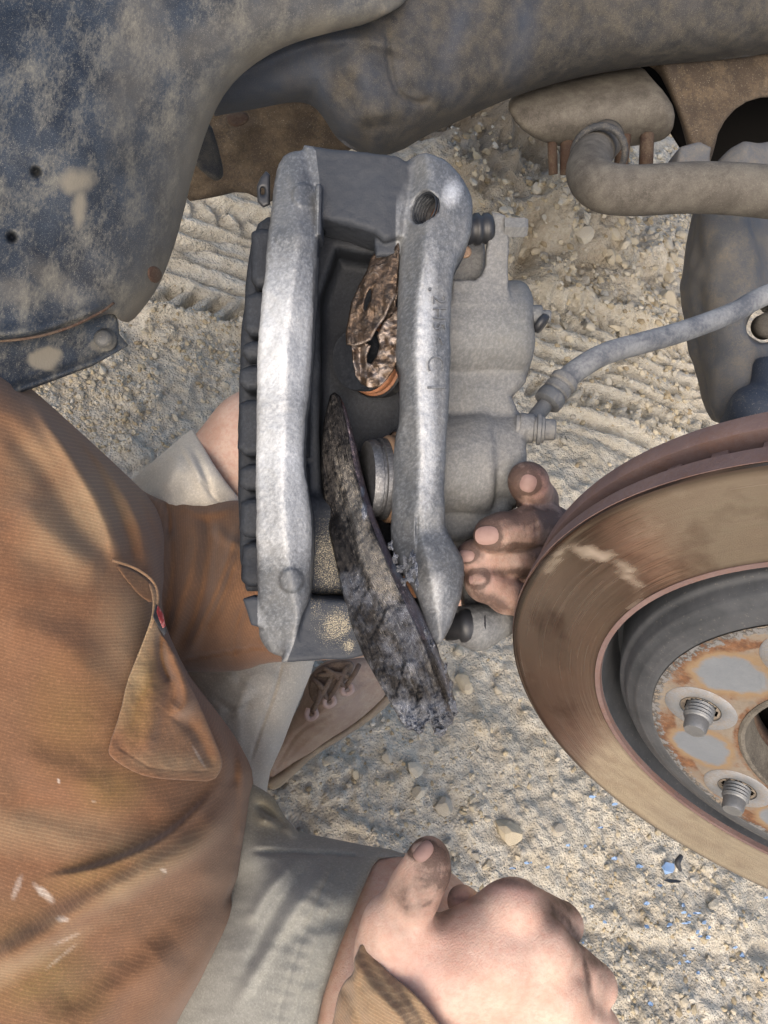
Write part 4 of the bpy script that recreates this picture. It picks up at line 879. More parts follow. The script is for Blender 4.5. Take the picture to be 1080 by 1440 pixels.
# ------------------------------------------------------------------ broken pads
def m_pad():
    s = S('scorched_pad'); cb = s.n('ShaderNodeCombineXYZ'); s.ln(s.at('pu'), cb.inputs[0]); s.ln(s.at('pv'), cb.inputs[1]); cv = cb.outputs[0]; a = s.nz(1.6, 8, .75, cv, .8); b = s.nz(7, 6, .75, cv, 1.0); sc = s.at('scrape'); bl = s.at('blue'); ed = s.at('edge')
    c = s.mix(s.ramp(a, [(.38, 0), (.62, 1)]), (.010, .010, .012), (.055, .050, .046)); c = s.mix(s.ramp(b, [(.58, 0), (.72, .6)]), c, (.24, .205, .16))
    c = s.mix(s.ramp(s.ma('ADD', sc, s.ma('MULTIPLY', s.ma('SUBTRACT', b, .5), .9)), [(.4, 0), (.75, 1)]), c, s.mix(a, (.085, .075, .062), (.34, .315, .28)))
    c = s.mix(s.ramp(s.ma('ADD', ed, s.ma('MULTIPLY', s.ma('SUBTRACT', b, .5), .5)), [(.45, 0), (.65, 1)]), c, s.mix(a, (.10, .085, .10), (.24, .19, .20)))
    c = s.mix(s.ramp(s.ma('ADD', bl, s.ma('MULTIPLY', s.ma('SUBTRACT', s.nz(60, 6, .7), .5), 1.1)), [(.36, 0), (.75, .9)]), c, s.mix(b, (.05, .06, .095), (.46, .48, .52)))
    return s.out(c, s.ma('ADD', s.ma('MULTIPLY', b, .40), .02), .85, s.bump(s.ma('ADD', s.ma('MULTIPLY', a, 1.0), s.ma('MULTIPLY', b, .5)), .8, .0018), .5)
M_PAD = m_pad()
padp = [(464, 556), (470, 551), (478, 557), (487, 575), (494, 600), (501, 625), (507, 655), (516, 690), (528, 728), (540, 757), (546, 772), (553, 788), (562, 803), (576, 830), (590, 855), (600, 876), (606, 890), (614, 905), (620, 925), (628, 940), (634, 958), (637, 975), (643, 992), (640, 1003), (637, 1018), (630, 1022), (626, 1033), (617, 1036), (610, 1028), (603, 1014), (598, 1020), (596, 1030), (588, 1033), (580, 1026), (574, 1028), (566, 1018), (560, 1008), (545, 982), (528, 952), (510, 920), (496, 885), (484, 845), (474, 800), (463, 750), (455, 700), (451, 660), (452, 620), (456, 588)]
ridge = spline([(474, 545), (486, 600), (497, 660), (516, 725), (542, 790), (566, 845), (590, 895), (612, 950), (626, 1000), (628, 1040)], 8)
Dpd0 = tps([(470, 550, .449), (490, 620, .443), (455, 700, .452), (510, 690, .437), (468, 770, .4365), (479, 815, .4305), (486, 850, .4265), (550, 790, .419), (500, 890, .421), (600, 890, .409), (540, 970, .409), (635, 980, .403), (580, 1030, .404), (625, 1035, .402)])
def Dpad(X, Y):
    d, s_, t = line_dist(ridge, X, Y); sd = d * s_            # + is to the left of travel
    r = Dpd0(X, Y)
    r = r + np.where(sd < 0, .00075 * np.minimum(d, 40), .00005 * d)
    d2, s2, t2 = line_dist(spline([(462, 640), (492, 720), (508, 800), (548, 880), (580, 960), (596, 1020)], 8), X, Y)
    r = r + .0036 / (1 + np.exp(-(d2 * s2) / 2.0)) * np.clip(t2 * 6, 0, 1)
    r = r - .0018 * np.clip(1.3 - np.hypot((X - 578) / 11, (Y - 945) / 15), 0, .4) / .4
    r = r - .0014 * np.clip(1.3 - np.hypot((X - 552) / 12, (Y - 872) / 17), 0, .4) / .4
    rough = np.clip((Y - 930) / 90, 0, 1)
    return r + (fbm(X / 13 + Y / 60, Y / 34, 4, .6) - .5) * (.0032 + .003 * rough) + (fbm(X / 4, Y / 5, 3) - .5) * (.0009 + .004 * rough * rough)
sgn_probe = line_dist(ridge, np.array([455.]), np.array([700.]))
if sgn_probe[1][0] < 0:                      # make sure the left side of the ridge is the broad face
    _old = ridge; ridge = _old[::-1]
V, F = relief(padp, cached(Dpad, 420, 520, 680, 1060, 1), .0085, .0012, 1.4, .0011, 0); px, py = proj(V)
d_, s_, t_ = line_dist(ridge, px, py); sd = d_ * s_
edge = np.clip(-sd / 4, 0, 1) * (py < 900)
strip = line_dist(spline([(462, 640), (492, 720), (508, 800), (548, 880), (580, 960), (596, 1020)], 8), px, py)
scr = np.clip(-strip[0] * strip[1] / 6, 0, 1) * .14 + spots(V, [(505, 740, 16, 90, -14, .75), (530, 800, 20, 60, -25, .7), (480, 700, 10, 60, -8, .55), (545, 900, 6, 90, -28, .45), (578, 945, 12, 16, -20, .5), (600, 930, 6, 60, -20, .4)], 1.2)
blu = np.maximum(np.clip((py - 955) / 60, 0, .62), np.clip(1 - np.abs(sd + 12) / 12, 0, 1) * np.clip((py - 800) / 120, 0, .8)); blu = np.maximum(blu, np.clip((py - 760) / 160, 0, .36) + .08); blu = np.maximum(blu, spots(V, [(512, 720, 4, 12, 0, .8), (510, 690, 3, 8, 0, .8), (560, 800, 10, 20, -30, .7), (560, 950, 12, 14, 0, .5)], 1))
pad1 = tag(build('brake_pad', (V, F), M_PAD, None, {'edge': edge, 'scrape': scr, 'blue': blu, 'pu': t_ * 5.5, 'pv': sd / 11}), 'long curved scorched brake pad sliding out of the caliper, its tip torn and blue', 'brake pad')
def shred(pts, th, seed, mat=M_PAD):
    r = random.Random(seed); V = []; F = []; n = len(pts)
    top = [U(x, y, d) for x, y, d in pts]; c = np.mean(top, 0); bot = [p + (0, 0, -th) for p in top]
    V = top + [c + (0, 0, .0012)] + bot + [c + (0, 0, -th)]
    for i in range(n):
        j = (i + 1) % n; F += [(i, j, n), (n + 1 + j, n + 1 + i, 2 * n + 1), (i, n + 1 + i, n + 1 + j, j)]
    return np.array(V), F
def jag(name, cx, cy, rx, ry, d, seed, parent, th=.002, tilt=(0, 0), n=16, mat=M_PAD, at=(.1, .4, .7)):
    r = random.Random(seed); pts = []
    for k in range(n):
        a = 2 * math.pi * k / n; q = r.uniform(.5, 1.15); x = cx + rx * q * math.cos(a); y = cy + ry * q * math.sin(a)
        pts.append((x, y, d + tilt[0] * (x - cx) + tilt[1] * (y - cy) + r.uniform(-.001, .001)))
    VF = shred(pts, th, seed); o = build(name, VF, mat, parent, {'edge': np.full(len(VF[0]), at[0]), 'scrape': np.full(len(VF[0]), at[1]), 'blue': np.full(len(VF[0]), at[2]), 'pu': VF[0][:, 0] * 300, 'pv': VF[0][:, 1] * 300}, False); return o
bur = [(549, 768, 5, 9, .414), (556, 785, 5, 10, .412), (562, 800, 6, 8, .412), (571, 790, 5, 14, .409), (580, 782, 6, 10, .408), (583, 800, 6, 12, .408), (576, 812, 7, 10, .4085), (586, 822, 4, 10, .408), (568, 818, 6, 7, .41), (636, 990, 6, 12, .401), (628, 1015, 8, 9, .400), (618, 1030, 8, 6, .400), (634, 965, 4, 10, .402), (627, 940, 3, 10, .403), (590, 1026, 7, 6, .402), (576, 1020, 6, 6, .403), (605, 1005, 5, 8, .401), (640, 1002, 5, 7, .402), (612, 1018, 5, 7, .400), (600, 890, 4, 9, .406), (608, 908, 4, 8, .405)]
for i, (x, y, rx, ry, d) in enumerate(bur): jag('torn_burr', x, y, rx, ry, d, 200 + i, pad1, .0025, (random.uniform(-.0003, .0003), random.uniform(-.0002, .0002)))
up_p = [(561, 333), (562, 350), (560, 380), (557, 415), (548, 432), (541, 448), (530, 462), (522, 478), (510, 484), (497, 487), (487, 485), (486, 470), (490, 448), (494, 425), (505, 400), (516, 380), (522, 362), (532, 350), (545, 341), (552, 335)]
M_BRONZE = None
def m_bronze():
    s = S('torn_bronze_plate'); a = s.nz(45, 7, .72, dist=.7); b = s.nz(180, 5, .7, dist=.5); w = s.at('edge')
    c = s.ramp(a, [(.3, (.022, .019, .018)), (.45, (.105, .070, .047)), (.58, (.045, .036, .03)), (.74, (.22, .16, .11))]); c = s.mix(s.ramp(b, [(.58, 0), (.72, .6)]), c, (.30, .25, .205)); c = s.mix(s.ma('MULTIPLY', w, .7), c, (.36, .31, .28))
    return s.out(c, s.ma('ADD', s.ma('MULTIPLY', b, .35), .18), .75, s.bump(s.ma('ADD', a, b), .8, .0015), .5)
M_BRONZE = m_bronze()
Dup0 = tps([(560, 335, .4335), (490, 480, .440), (522, 370, .438), (545, 445, .431), (520, 430, .4345)])
Dup = cached(lambda X, Y: Dup0(X, Y) + (fbm(X / 20 + 3, Y / 32, 4, .6) - .5) * .006, 460, 300, 600, 580, 1)
V, F = relief(up_p, Dup, .004, .0008, 1.3, .0009, 0, [[(514, 418), (521, 404), (523, 412), (520, 424), (514, 438), (511, 434)]]); px, py = proj(V)
ew = np.clip(1 - np.abs(line_dist([(557, 415), (548, 432), (541, 448), (530, 462), (522, 478), (497, 487)], px, py)[0]) / 3.5, 0, 1) * .8
pad2 = tag(build('broken_pad_plate', (V, F), M_BRONZE, None, {'edge': ew}), 'torn bronze brown brake pad plate wedged in the upper end of the caliper', 'brake pad')
rg = [(494, 484), (512, 480), (522, 486), (517, 498), (516, 510), (522, 512), (530, 500), (534, 486), (530, 472), (540, 452), (552, 440), (561, 430), (564, 466), (562, 500), (554, 520), (544, 534), (534, 544), (520, 546), (508, 540), (500, 528), (496, 508)]
V, F = relief(rg, cached(lambda X, Y: .4395 - .00009 * (X - 500) + .004 * np.exp(-((X - 506) / 6) ** 2) + (fbm(X / 9, Y / 9, 3) - .5) * .004, 460, 400, 600, 580, 1), .003, .0007, 1.2, .0008, 0); px, py = proj(V)
build('torn_rim', (V, F), M_BRONZE, pad2, {'edge': np.clip(fbm(px / 8, py / 8, 2) * 2.2 - .8, 0, .7)})
V, F = relief([(545, 420), (560, 392), (563, 400), (556, 430), (562, 436), (558, 462), (540, 458), (534, 448)], lambda X, Y: .4385 - .0002 * (X - 545) + (fbm(X / 7, Y / 9, 3) - .5) * .004, .003, .0007, 1.2, .0008, 0)
build('torn_flap', (V, F), M_BRONZE, pad2, {'edge': np.full(len(V), .35)})

# ------------------------------------------------------------------ brake hose
M_HOSE = grunge('dusty_grey_hose', (.10, .105, .115), (.15, .155, .165), (.30, .30, .29), .5, 1.3, .55, 0, .2, .15, ((1, 1, 1), (0, 0, 0)))
M_FIT = grunge('hose_fitting', (.115, .12, .125), (.17, .17, .17), (.24, .23, .21), .4, 2, .55, .3, .3, .2)
hs = empty('brake_hose', P(900, 480, .5), 'grey rubber brake hose curving from the caliper fitting up past the steering knuckle', 'hose')
hp = [U(1800, 60, .86), U(1560, 220, .72), U(1330, 330, .60), U(1200, 372, .575), U(1080, 414, .55), U(1030, 440, .54), U(960, 466, .522), U(900, 483, .508), U(850, 498, .496), U(812, 520, .488), U(790, 540, .484)]
build('hose', tube(hp, .0072, 20, True, 10), M_HOSE, hs)
d1 = U(764, 572, .480) - U(793, 536, .4845); L = np.linalg.norm(d1)
fp = [(.0001, 0), (.0086, 0), (.0092, .001), (.0092, .0045), (.0078, .0055), (.0078, .0065), (.0088, .0075), (.0088, .0115), (.0076, .0125), (.0090, .0140), (.0094, .0160), (.0090, .0205), (.0070, .0220), (.0050, .0222), (.0050, .035), (.0001, .035)]
build('crimp_fitting', lathe(fp, U(796, 533, .4845), d1, 28), M_FIT, hs, None, True, flat_angle=35)
build('banjo_bolt', lathe([(.0085, -.006), (.0085, .004), (.0074, .0045), (.0074, .006), (.0095, .0065), (.0095, .0085), (.0082, .009), (.0082, .0105), (.0066, .011), (.0062, .0165), (.0050, .0175), (.0001, .0175)], U(740, 603, .462), np.array([1, -.06, .15]), 28), M_FIT, hs, None, True, flat_angle=30)

# ------------------------------------------------------------------ the mechanic
per = empty('person', P(150, 1000, .60), 'crouching person in dirty brown work shirt and khaki shorts, one greasy hand holding the caliper', 'person')
def m_skin():
    s = S('greasy_skin'); a = s.nz(45, 5, .6); b = s.nz(320, 4, .6); pores = s.vor(900)
    c = s.mix(s.ramp(a, [(.35, 0), (.65, 1)]), (.43, .285, .222), (.53, .385, .315)); c = s.mix(s.ramp(b, [(.45, 0), (.7, .45)]), c, (.42, .21, .16)); c = s.mix(s.ramp(s.nz(14, 4, .6), [(.5, 0), (.7, .35)]), c, (.47, .24, .19)); c = s.mix(s.ramp(pores, [(.02, .35), (.2, 0)]), c, (.25, .14, .10))
    d = s.at('grime'); dd = s.ma('ADD', d, s.ma('MULTIPLY', s.ma('SUBTRACT', s.nz(110, 6, .7), .5), s.ma('MULTIPLY', d, 1.6))); g = s.ramp(dd, [(.05, 0), (.9, .95)])
    c = s.mix(s.at('pink'), c, (.56, .29, .24)); c = s.mix(g, c, s.mix(b, (.050, .031, .025), (.095, .058, .045)))
    w = s.wave(170, s.map((1, 1, 1), (.5, .3, .9)), 9, 'X', 3, 2.5)
    h = s.ma('ADD', s.ma('MULTIPLY', b, .5), s.ma('ADD', s.ma('MULTIPLY', pores, .35), s.ma('MULTIPLY', w, .25)))
    m = s.out(c, .62, 0, s.bump(h, .35, .0009), .28); s.b.inputs['Subsurface Weight'].default_value = .12; s.b.inputs['Subsurface Radius'].default_value = (.6, .25, .12); s.b.inputs['Subsurface Scale'].default_value = .006
    return m
M_SKIN = m_skin(); M_NAIL = S('fingernail'); M_NAIL = M_NAIL.out(M_NAIL.mix(M_NAIL.nz(200, 3), (.20, .12, .10), (.29, .19, .165)), .5, 0, None, .25)

# hand holding the caliper: four fingers curled round the housing onto its face
HL = .0009
f = Field(560, 560, 900, 930, .405, .565, .00115)
f.chain([(772, 765, .530, .0125), (766, 738, .500, .0120), (756, 704, .468, .0118), (744, 680, .4435, .0110), (741, 674, .4400, .0102)], .004)
f.chain([(828, 790, .525, .0130), (810, 764, .485, .0122), (776, 741, .456, .0120), (738, 742, .4400, .0112), (702, 750, .4335, .0108), (692, 752, .4330, .0105)], .004)
f.chain([(835, 805, .530, .013), (822, 792, .480, .0115), (770, 786, .456, .0112), (720, 786, .4455, .0103), (676, 784, .4415, .0100), (664, 782, .4415, .0094)], .0025)
f.chain([(822, 842, .530, .0115), (812, 858, .485, .0105), (752, 850, .458, .0102), (712, 838, .4450, .0100), (682, 822, .4395, .0098), (674, 818, .4412, .0090)], .0035)
for a, b in ((772, 775), (822, 800), (830, 815), (822, 842)): f.cap(U(a, b, .522), U(700, 800, .556), .015, .024, .012)
# knuckle folds and fingertip shape
for x, y, d in ((745, 738, .4275), (752, 740, .4290), (738, 742, .4270)): f.cap(U(x, y - 22, d), U(x + 5, y + 24, d), .0011, .0011, .0012, True)
f.noise(.0008, 120)
VL, FL = f.mesh()
# hand resting on the knee
f = Field(440, 1140, 960, 1640, .355, .50, .0013)
W0 = (548, 1510, .430)
mc = [(722, 1279, .4045, .0150), (766, 1336, .3990, .0148), (784, 1398, .4020, .0145), (782, 1462, .4100, .0135)]
wr = [(520, 1480, .425, .0180), (545, 1500, .420, .019), (575, 1525, .424, .019), (600, 1545, .432, .018)]
for m, w in zip(mc, wr):
    f.cap(U(*w[:3]), U(*m[:3]), w[3], m[3], .014)
    f.cap(U(w[0], w[1], w[2] + .014), U(m[0] - 12, m[1] + 6, m[2] + .013), w[3], m[3], .012)
f.chain([(724, 1279, .4045, .0150), (788, 1300, .4320, .0122), (770, 1330, .4520, .0120), (700, 1310, .4620, .0110), (664, 1280, .455, .0098), (650, 1268, .450, .0090)], .0015)
f.chain([(766, 1336, .3990, .0140), (836, 1386, .4260, .0122), (818, 1402, .4480, .0120), (740, 1390, .460, .0110)], .0015)
f.chain([(784, 1398, .4020, .0140), (838, 1450, .4300, .0130), (812, 1468, .4500, .0120), (740, 1460, .460, .011)], .004)
f.chain([(782, 1462, .4100, .0135), (826, 1520, .4360, .0120), (790, 1530, .452, .011), (730, 1520, .46, .010)], .004)
f.chain([(540, 1440, .420, .0235), (550, 1345, .407, .0165), (556, 1300, .402, .0150), (584, 1252, .3965, .0126), (600, 1222, .394, .0112), (604, 1207, .3935, .0100)], .007)
f.cap(U(556, 1330, .408), U(690, 1340, .408), .014, .016, .018)
f.cap(U(610, 1400, .398), U(700, 1350, .395), .010, .012, .02)
f.chain([(545, 1500, .428, .029), (548, 1640, .450, .034), (540, 1800, .480, .040)], .012)
for mx_, my_, md_ in ((724, 1277, .4045), (768, 1332, .3990), (785, 1396, .4020), (780, 1462, .409)): f.cap(U(mx_, my_, md_ - .0042), U(mx_ - 10, my_ + 4, md_ - .0040), .0115, .0100, .006)
f.chain([(700, 1350, .3905, .0016), (660, 1368, .3915, .0018), (630, 1400, .3930, .0018), (600, 1420, .396, .0018)], .004).chain([(660, 1368, .3915, .0018), (650, 1340, .394, .0015), (670, 1310, .396, .0013)], .004)
f.noise(.0010, 90)
VR, FR = f.mesh()
# thigh and knee of the near leg, far knee, and the body under the clothes
f = Field(120, 1060, 860, 1760, .40, .78, .0035)
f.chain([(200, 1480, .64, .085), (400, 1420, .575, .078), (520, 1368, .535, .066), (560, 1352, .523, .0625)], .02).chain([(560, 1352, .530, .056), (590, 1420, .60, .056), (600, 1440, .75, .05)], .03)
VK, FK = f.mesh()
f = Field(160, 420, 560, 900, .52, .86, .0035)
f.chain([(215, 790, .715, .044), (283, 702, .672, .0425), (362, 630, .658, .044)], .02).chain([(375, 620, .665, .044), (440, 640, .76, .05), (455, 800, .84, .04)], .02)
VT, FT = f.mesh()
f = Field(-330, 480, 640, 1600, .46, .86, .007)
f.chain([(300, 820, .620, .040), (450, 830, .600, .036), (600, 822, .575, .028), (690, 805, .555, .026)], .02).chain([(-60, 720, .60, .055), (180, 800, .640, .045), (300, 820, .620, .040)], .03)
f.chain([(-250, 1000, .62, .10), (0, 1050, .64, .12), (150, 1150, .70, .07)], .06).chain([(160, 1150, .72, .07), (190, 820, .78, .05)], .05).chain([(150, 1150, .70, .07), (190, 1480, .66, .075)], .05)
VB, FB = f.mesh()
VV = [VL, VR, VK, VT, VB]; o_ = 0; FF = []
for v, q in zip(VV, (FL, FR, FK, FT, FB)): FF.append(q + o_); o_ += len(v)
V = np.vstack(VV); F = np.vstack(FF); px, py = proj(V)
left = np.zeros(len(V), bool); left[:len(VL)] = True; rightm = np.zeros(len(V), bool); rightm[len(VL):len(VL) + len(VR)] = True
gl = .46 + spots(V, [(742, 662, 34, 22, 0, .75), (722, 680, 12, 28, 0, .8), (690, 728, 60, 10, -8, .75), (664, 752, 14, 26, 0, .85), (740, 727, 70, 10, -8, .6), (775, 740, 30, 34, 0, .45), (725, 770, 60, 6, 0, .75), (740, 805, 60, 7, 0, .6), (760, 790, 20, 24, 0, .5), (690, 845, 34, 9, 25, .5)], 1.3)
gr = .03 + spots(V, [(612, 1222, 30, 50, 20, .92), (626, 1240, 20, 44, 10, 1.0), (582, 1266, 36, 34, -30, .66), (806, 1308, 46, 5, 62, .8), (826, 1372, 5, 40, -10, .8), (632, 1262, 40, 5, 8, .55), (560, 1300, 26, 40, 0, .32), (600, 1272, 22, 6, -30, .75), (715, 1240, 34, 7, 10, .6), (745, 1246, 20, 8, 20, .45), (790, 1275, 30, 26, 30, .75), (806, 1310, 12, 30, -25, .6), (838, 1350, 24, 16, 20, .7), (848, 1385, 10, 40, 0, .45), (525, 1350, 14, 50, 0, .25)], 1.2)
gl = np.where((np.hypot((px - 762) / 14, (py - 684) / 22) < 1.2), gl * .75, gl)
grime = np.where(left, gl, np.where(rightm, gr, .04)); pink = np.where(left, spots(V, [(762, 678, 14, 24, 0, .55), (700, 815, 40, 16, 15, .3)], 1.3), spots(V, [(645, 1262, 16, 12, 0, .5), (720, 1252, 40, 12, 12, .35), (640, 1340, 120, 40, -20, .12)], 1.2))
nailring = np.zeros(len(V))
for nx_, ny_, rx_, ry_ in ((743, 680, 13, 12), (684, 753, 17, 13.5), (655, 780, 12, 9.5), (672, 814, 13, 10.5), (592, 1194, 16, 12)):
    q_ = np.hypot((px - nx_) / rx_, (py - ny_) / ry_); nailring = np.maximum(nailring, .75 * np.exp(-((q_ - 1.1) / .28) ** 2))
body = build('body', (V, F), M_SKIN, per, {'grime': np.clip(grime + nailring, 0, 1), 'pink': pink})
def nail(px_, py_, d, rx, ry, nrm, ax):
    n = np.asarray(nrm, float); n /= np.linalg.norm(n); a = np.asarray(ax, float); a -= (a @ n) * n; a /= np.linalg.norm(a); b = np.cross(n, a); c = U(px_, py_, d); V = []; F = []
    R, N = 5, 20
    for i in range(R + 1):
        for k in range(N):
            q = i / R; t = 2 * math.pi * k / N; x = q * math.copysign(abs(math.cos(t)) ** .8, math.cos(t)); y = q * math.copysign(abs(math.sin(t)) ** .8, math.sin(t))
            V.append(c + a * rx * x + b * ry * y + n * (-.0013 * y * y - .0006 * q ** 4 - .0005 * x * x))
    for i in range(R):
        for k in range(N): F.append((i * N + k, i * N + (k + 1) % N, (i + 1) * N + (k + 1) % N, (i + 1) * N + k))
    V = np.array(V); n0 = len(V); V = np.vstack([V, V - n * .0012]); F += [tuple(x + n0 for x in q[::-1]) for q in list(F)]
    build('fingernail', (V, F), M_NAIL, body)
nail(743, 680, .4288, .0050, .0046, (-.15, -.1, 1), (.3, 1, .2)); nail(684, 753, .4217, .0066, .0052, (-.30, .05, 1), (1, .08, .3))
nail(655, 780, .4322, .0048, .0038, (-.35, .35, 1), (1, .1, .3)); nail(672, 814, .4320, .0052, .0042, (-.2, .45, 1), (1, -.3, .2)); nail(593, 1194, .3855, .0056, .0043, (-.45, .80, .55), (.5, .55, -.2))

# shirt ----------------------------------------------------------------
def m_cloth(name, c1, c2, stain, weave, rot, stain2=None, bump=.35, sc=1.0, fuzz=.15):
    s = S(name); n = s.nz(7 * sc, 5, .6); n2 = s.nz(24 * sc, 7, .7); n3 = s.nz(520, 4, .75)
    c = s.mix(s.ramp(n, [(.35, 0), (.66, 1)]), c1, c2); c = s.mix(s.ramp(n2, [(.44, 0), (.72, .45)]), c, stain)
    if stain2: c = s.mix(s.ramp(s.nz(9 * sc, 6, .7, s.map((1, 1, 1), (1.1, .4, 2.0))), [(.50, 0), (.72, .40)]), c, stain2)
    c = s.mix(s.at('soil'), c, (.10, .062, .036)); c = s.mix(s.at('paint'), c, (.52, .47, .42)); c = s.mix(s.at('green'), c, (.20, .15, .035)); c = s.mix(s.at('pale'), c, (.36, .285, .175))
    cb = s.n('ShaderNodeCombineXYZ'); s.ln(s.at('wv'), cb.inputs[0]); s.ln(s.at('wp'), cb.inputs[1])
    w = s.nz(900, 2, .6) if not weave else s.nz(weave * 2, 2, .5); c = s.mix(s.ma('MULTIPLY', s.ma('MULTIPLY', s.ramp(w, [(.35, 1), (.62, 0)]), .30), s.ramp(n2, [(.3, .5), (.6, 1)])), c, tuple(x * .45 for x in c1)); c = s.mix(s.ramp(n3, [(.50, 0), (.75, .45)]), c, tuple(min(1, x * 1.7) for x in c2))
    if not weave: sn = s.ma('SINE', s.ma('ADD', s.ma('MULTIPLY', s.at('wv'), 4.4), s.ma('MULTIPLY', n2, 3.0))); c = s.mix(s.ma('MULTIPLY', s.ramp(sn, [(.3, 1), (.7, 0)]), .26), c, tuple(x * .4 for x in c1))
    h = s.ma('ADD', s.ma('MULTIPLY', w, .8), s.ma('ADD', s.ma('MULTIPLY', n3, .5), s.ma('MULTIPLY', n2, .6)))
    m = s.out(c, .92, 0, s.bump(h, bump, .0009), .15); s.b.inputs['Sheen Weight'].default_value = fuzz; s.b.inputs['Sheen Roughness'].default_value = .6; return m
inv = RC.T
M_SHIRT = m_cloth('dirty_brown_twill', (.150, .070, .034), (.190, .098, .051), (.145, .086, .050), 0, 0, (.108, .064, .040))
M_SHORTS = m_cloth('grey_khaki', (.185, .185, .165), (.235, .235, .215), (.165, .165, .15), 420, (.3, .4, .9), None, .22)
M_KHAKI = m_cloth('pale_khaki', (.46, .425, .36), (.54, .50, .43), (.42, .38, .32), 420, (.3, .4, .4), None, .2)
def cl_attr(V, soil=(), paint=(), green=(), pale=(), ang=17, per=.0014):
    px, py = proj(V); a = math.radians(ang); q = (-V[:, 1] * math.cos(a) - V[:, 0] * math.sin(a)) + (fbm(px / 260, py / 260, 2) - .5) * .012
    return {'soil': spots(V, soil, 1.3), 'paint': spots(V, paint, .5), 'green': spots(V, green, 1.5), 'pale': spots(V, pale, 1.4), 'wv': q / per, 'wp': (V[:, 0] * math.cos(a) - V[:, 1] * math.sin(a)) / per / 3.5}

# sleeve of the far arm, running behind the caliper
Dsl0 = tps([(160, 650, .50), (180, 850, .505), (230, 720, .575), (240, 820, .545), (250, 930, .575), (300, 715, .578), (310, 820, .545), (310, 935, .580), (400, 720, .58), (400, 820, .545), (400, 930, .58), (600, 760, .56), (600, 830, .535), (600, 900, .56), (700, 820, .55)])
Dsl = Dsl0
for pts, w, a in (([(236, 722), (243, 780), (236, 850), (226, 900)], 9, -.007), ([(262, 712), (275, 760), (262, 830), (240, 900), (228, 930)], 10, .006), ([(290, 712), (296, 770), (280, 850), (250, 915)], 9, -.006), ([(335, 735), (318, 800), (285, 880), (262, 922)], 8, .006), ([(330, 790), (312, 840), (285, 890)], 7, -.005), ([(345, 845), (332, 885), (330, 925)], 6, -.005), ([(248, 705), (285, 722), (330, 712)], 7, .004), ([(232, 705), (240, 730), (236, 760)], 5, -.006), ([(300, 740), (320, 760), (340, 765)], 8, .005)): Dsl = crease(Dsl, pts, w, a)
Dsl_ = Dsl
Dslc = cached(lambda X, Y: Dsl_(X, Y) + (fbm(X / 16, Y / 34, 3) - .5) * .004 + .0016 * (line_dist([(258, 928), (310, 918), (350, 912), (420, 905)], X, Y)[0] < 3))
slp = [(120, 640), (200, 690), (228, 704), (240, 706), (262, 702), (300, 706), (335, 703), (420, 705), (520, 725), (640, 770), (700, 790), (705, 860), (620, 905), (520, 925), (420, 930), (372, 932), (345, 943), (300, 946), (262, 945), (200, 930), (150, 880)]
V, F = relief(slp, Dslc, .085, .032, 2.5, .004, 1)
shirt = per
build('sleeve', (V, F), M_SHIRT, shirt, cl_attr(V, [(300, 800, 60, 90, 20, .35), (280, 935, 60, 14, 0, .4)], ang=75))

# torso
Dt0 = tps([(-330, 450, .50), (0, 510, .455), (60, 570, .465), (150, 650, .49), (210, 705, .515), (-200, 800, .42), (0, 750, .435), (120, 800, .455), (220, 800, .495), (0, 1000, .428), (150, 1000, .448), (250, 1000, .485), (330, 1060, .520), (355, 1150, .535), (0, 1250, .425), (150, 1250, .438), (280, 1230, .475), (340, 1250, .52), (100, 1440, .428), (230, 1440, .465), (-300, 1300, .43), (0, 1700, .44), (200, 1600, .48)])
Dt = Dt0
for pts, w, a in (([(35, 545), (95, 640), (140, 720), (165, 790)], 10, .006), ([(70, 575), (130, 650), (175, 740), (190, 800)], 9, -.006), ([(95, 595), (160, 665), (200, 740), (214, 805)], 9, .007), ([(135, 630), (190, 700), (222, 770), (226, 820)], 7, -.006), ([(0, 590), (60, 660), (110, 740), (150, 790)], 16, -.004), ([(20, 700), (90, 770), (150, 800)], 26, .006),
                  ([(330, 1120), (285, 1180), (220, 1222), (130, 1270), (40, 1330), (-40, 1370)], 20, .010), ([(330, 1250), (240, 1290), (140, 1370), (60, 1420)], 30, -.005), ([(250, 1330), (160, 1400), (90, 1480)], 24, .006),
                  ([(352, 1095), (350, 1160), (342, 1225), (322, 1270)], 6, -.016), ([(338, 1050), (344, 1120), (338, 1190)], 8, .007), ([(310, 1010), (330, 1060), (326, 1110)], 8, -.007), ([(346, 1190), (330, 1280), (290, 1350), (240, 1430)], 12, .006),
                  ([(0, 880), (70, 900), (140, 950)], 30, .004), ([(0, 1130), (80, 1140), (170, 1160), (240, 1140)], 26, -.004), ([(20, 1060), (90, 1090), (160, 1110)], 20, .003)): Dt = crease(Dt, pts, w, a)
Dt = stepfold(Dt, [(60, 1238), (130, 1224), (195, 1200), (240, 1174), (280, 1138), (312, 1098)], 7, .010, 42)
Dt = stepfold(Dt, [(300, 1350), (330, 1280), (347, 1210), (352, 1150), (346, 1100)], 4, .006, 20)
Dt = stepfold(Dt, [(40, 552), (100, 640), (150, 720), (172, 792)], 6, .006, 30)
Dt = stepfold(Dt, [(214, 806), (200, 735), (165, 662), (110, 606)], 5, -.005, 26)
Dt_ = Dt
tb = spline([(0, 515), (60, 560), (110, 605), (170, 660), (215, 705), (230, 740), (234, 800), (228, 850), (232, 880), (262, 945), (285, 975), (320, 1020), (345, 1060), (357, 1090), (356, 1150), (350, 1220), (335, 1290), (300, 1360), (250, 1440), (190, 1540)], 5)
Dtc = cached(lambda X, Y: Dt_(X, Y) + .030 * np.exp(-line_dist(tb, X, Y)[0] / 14.0) + (fbm(X / 80, Y / 60, 3) - .5) * .005)
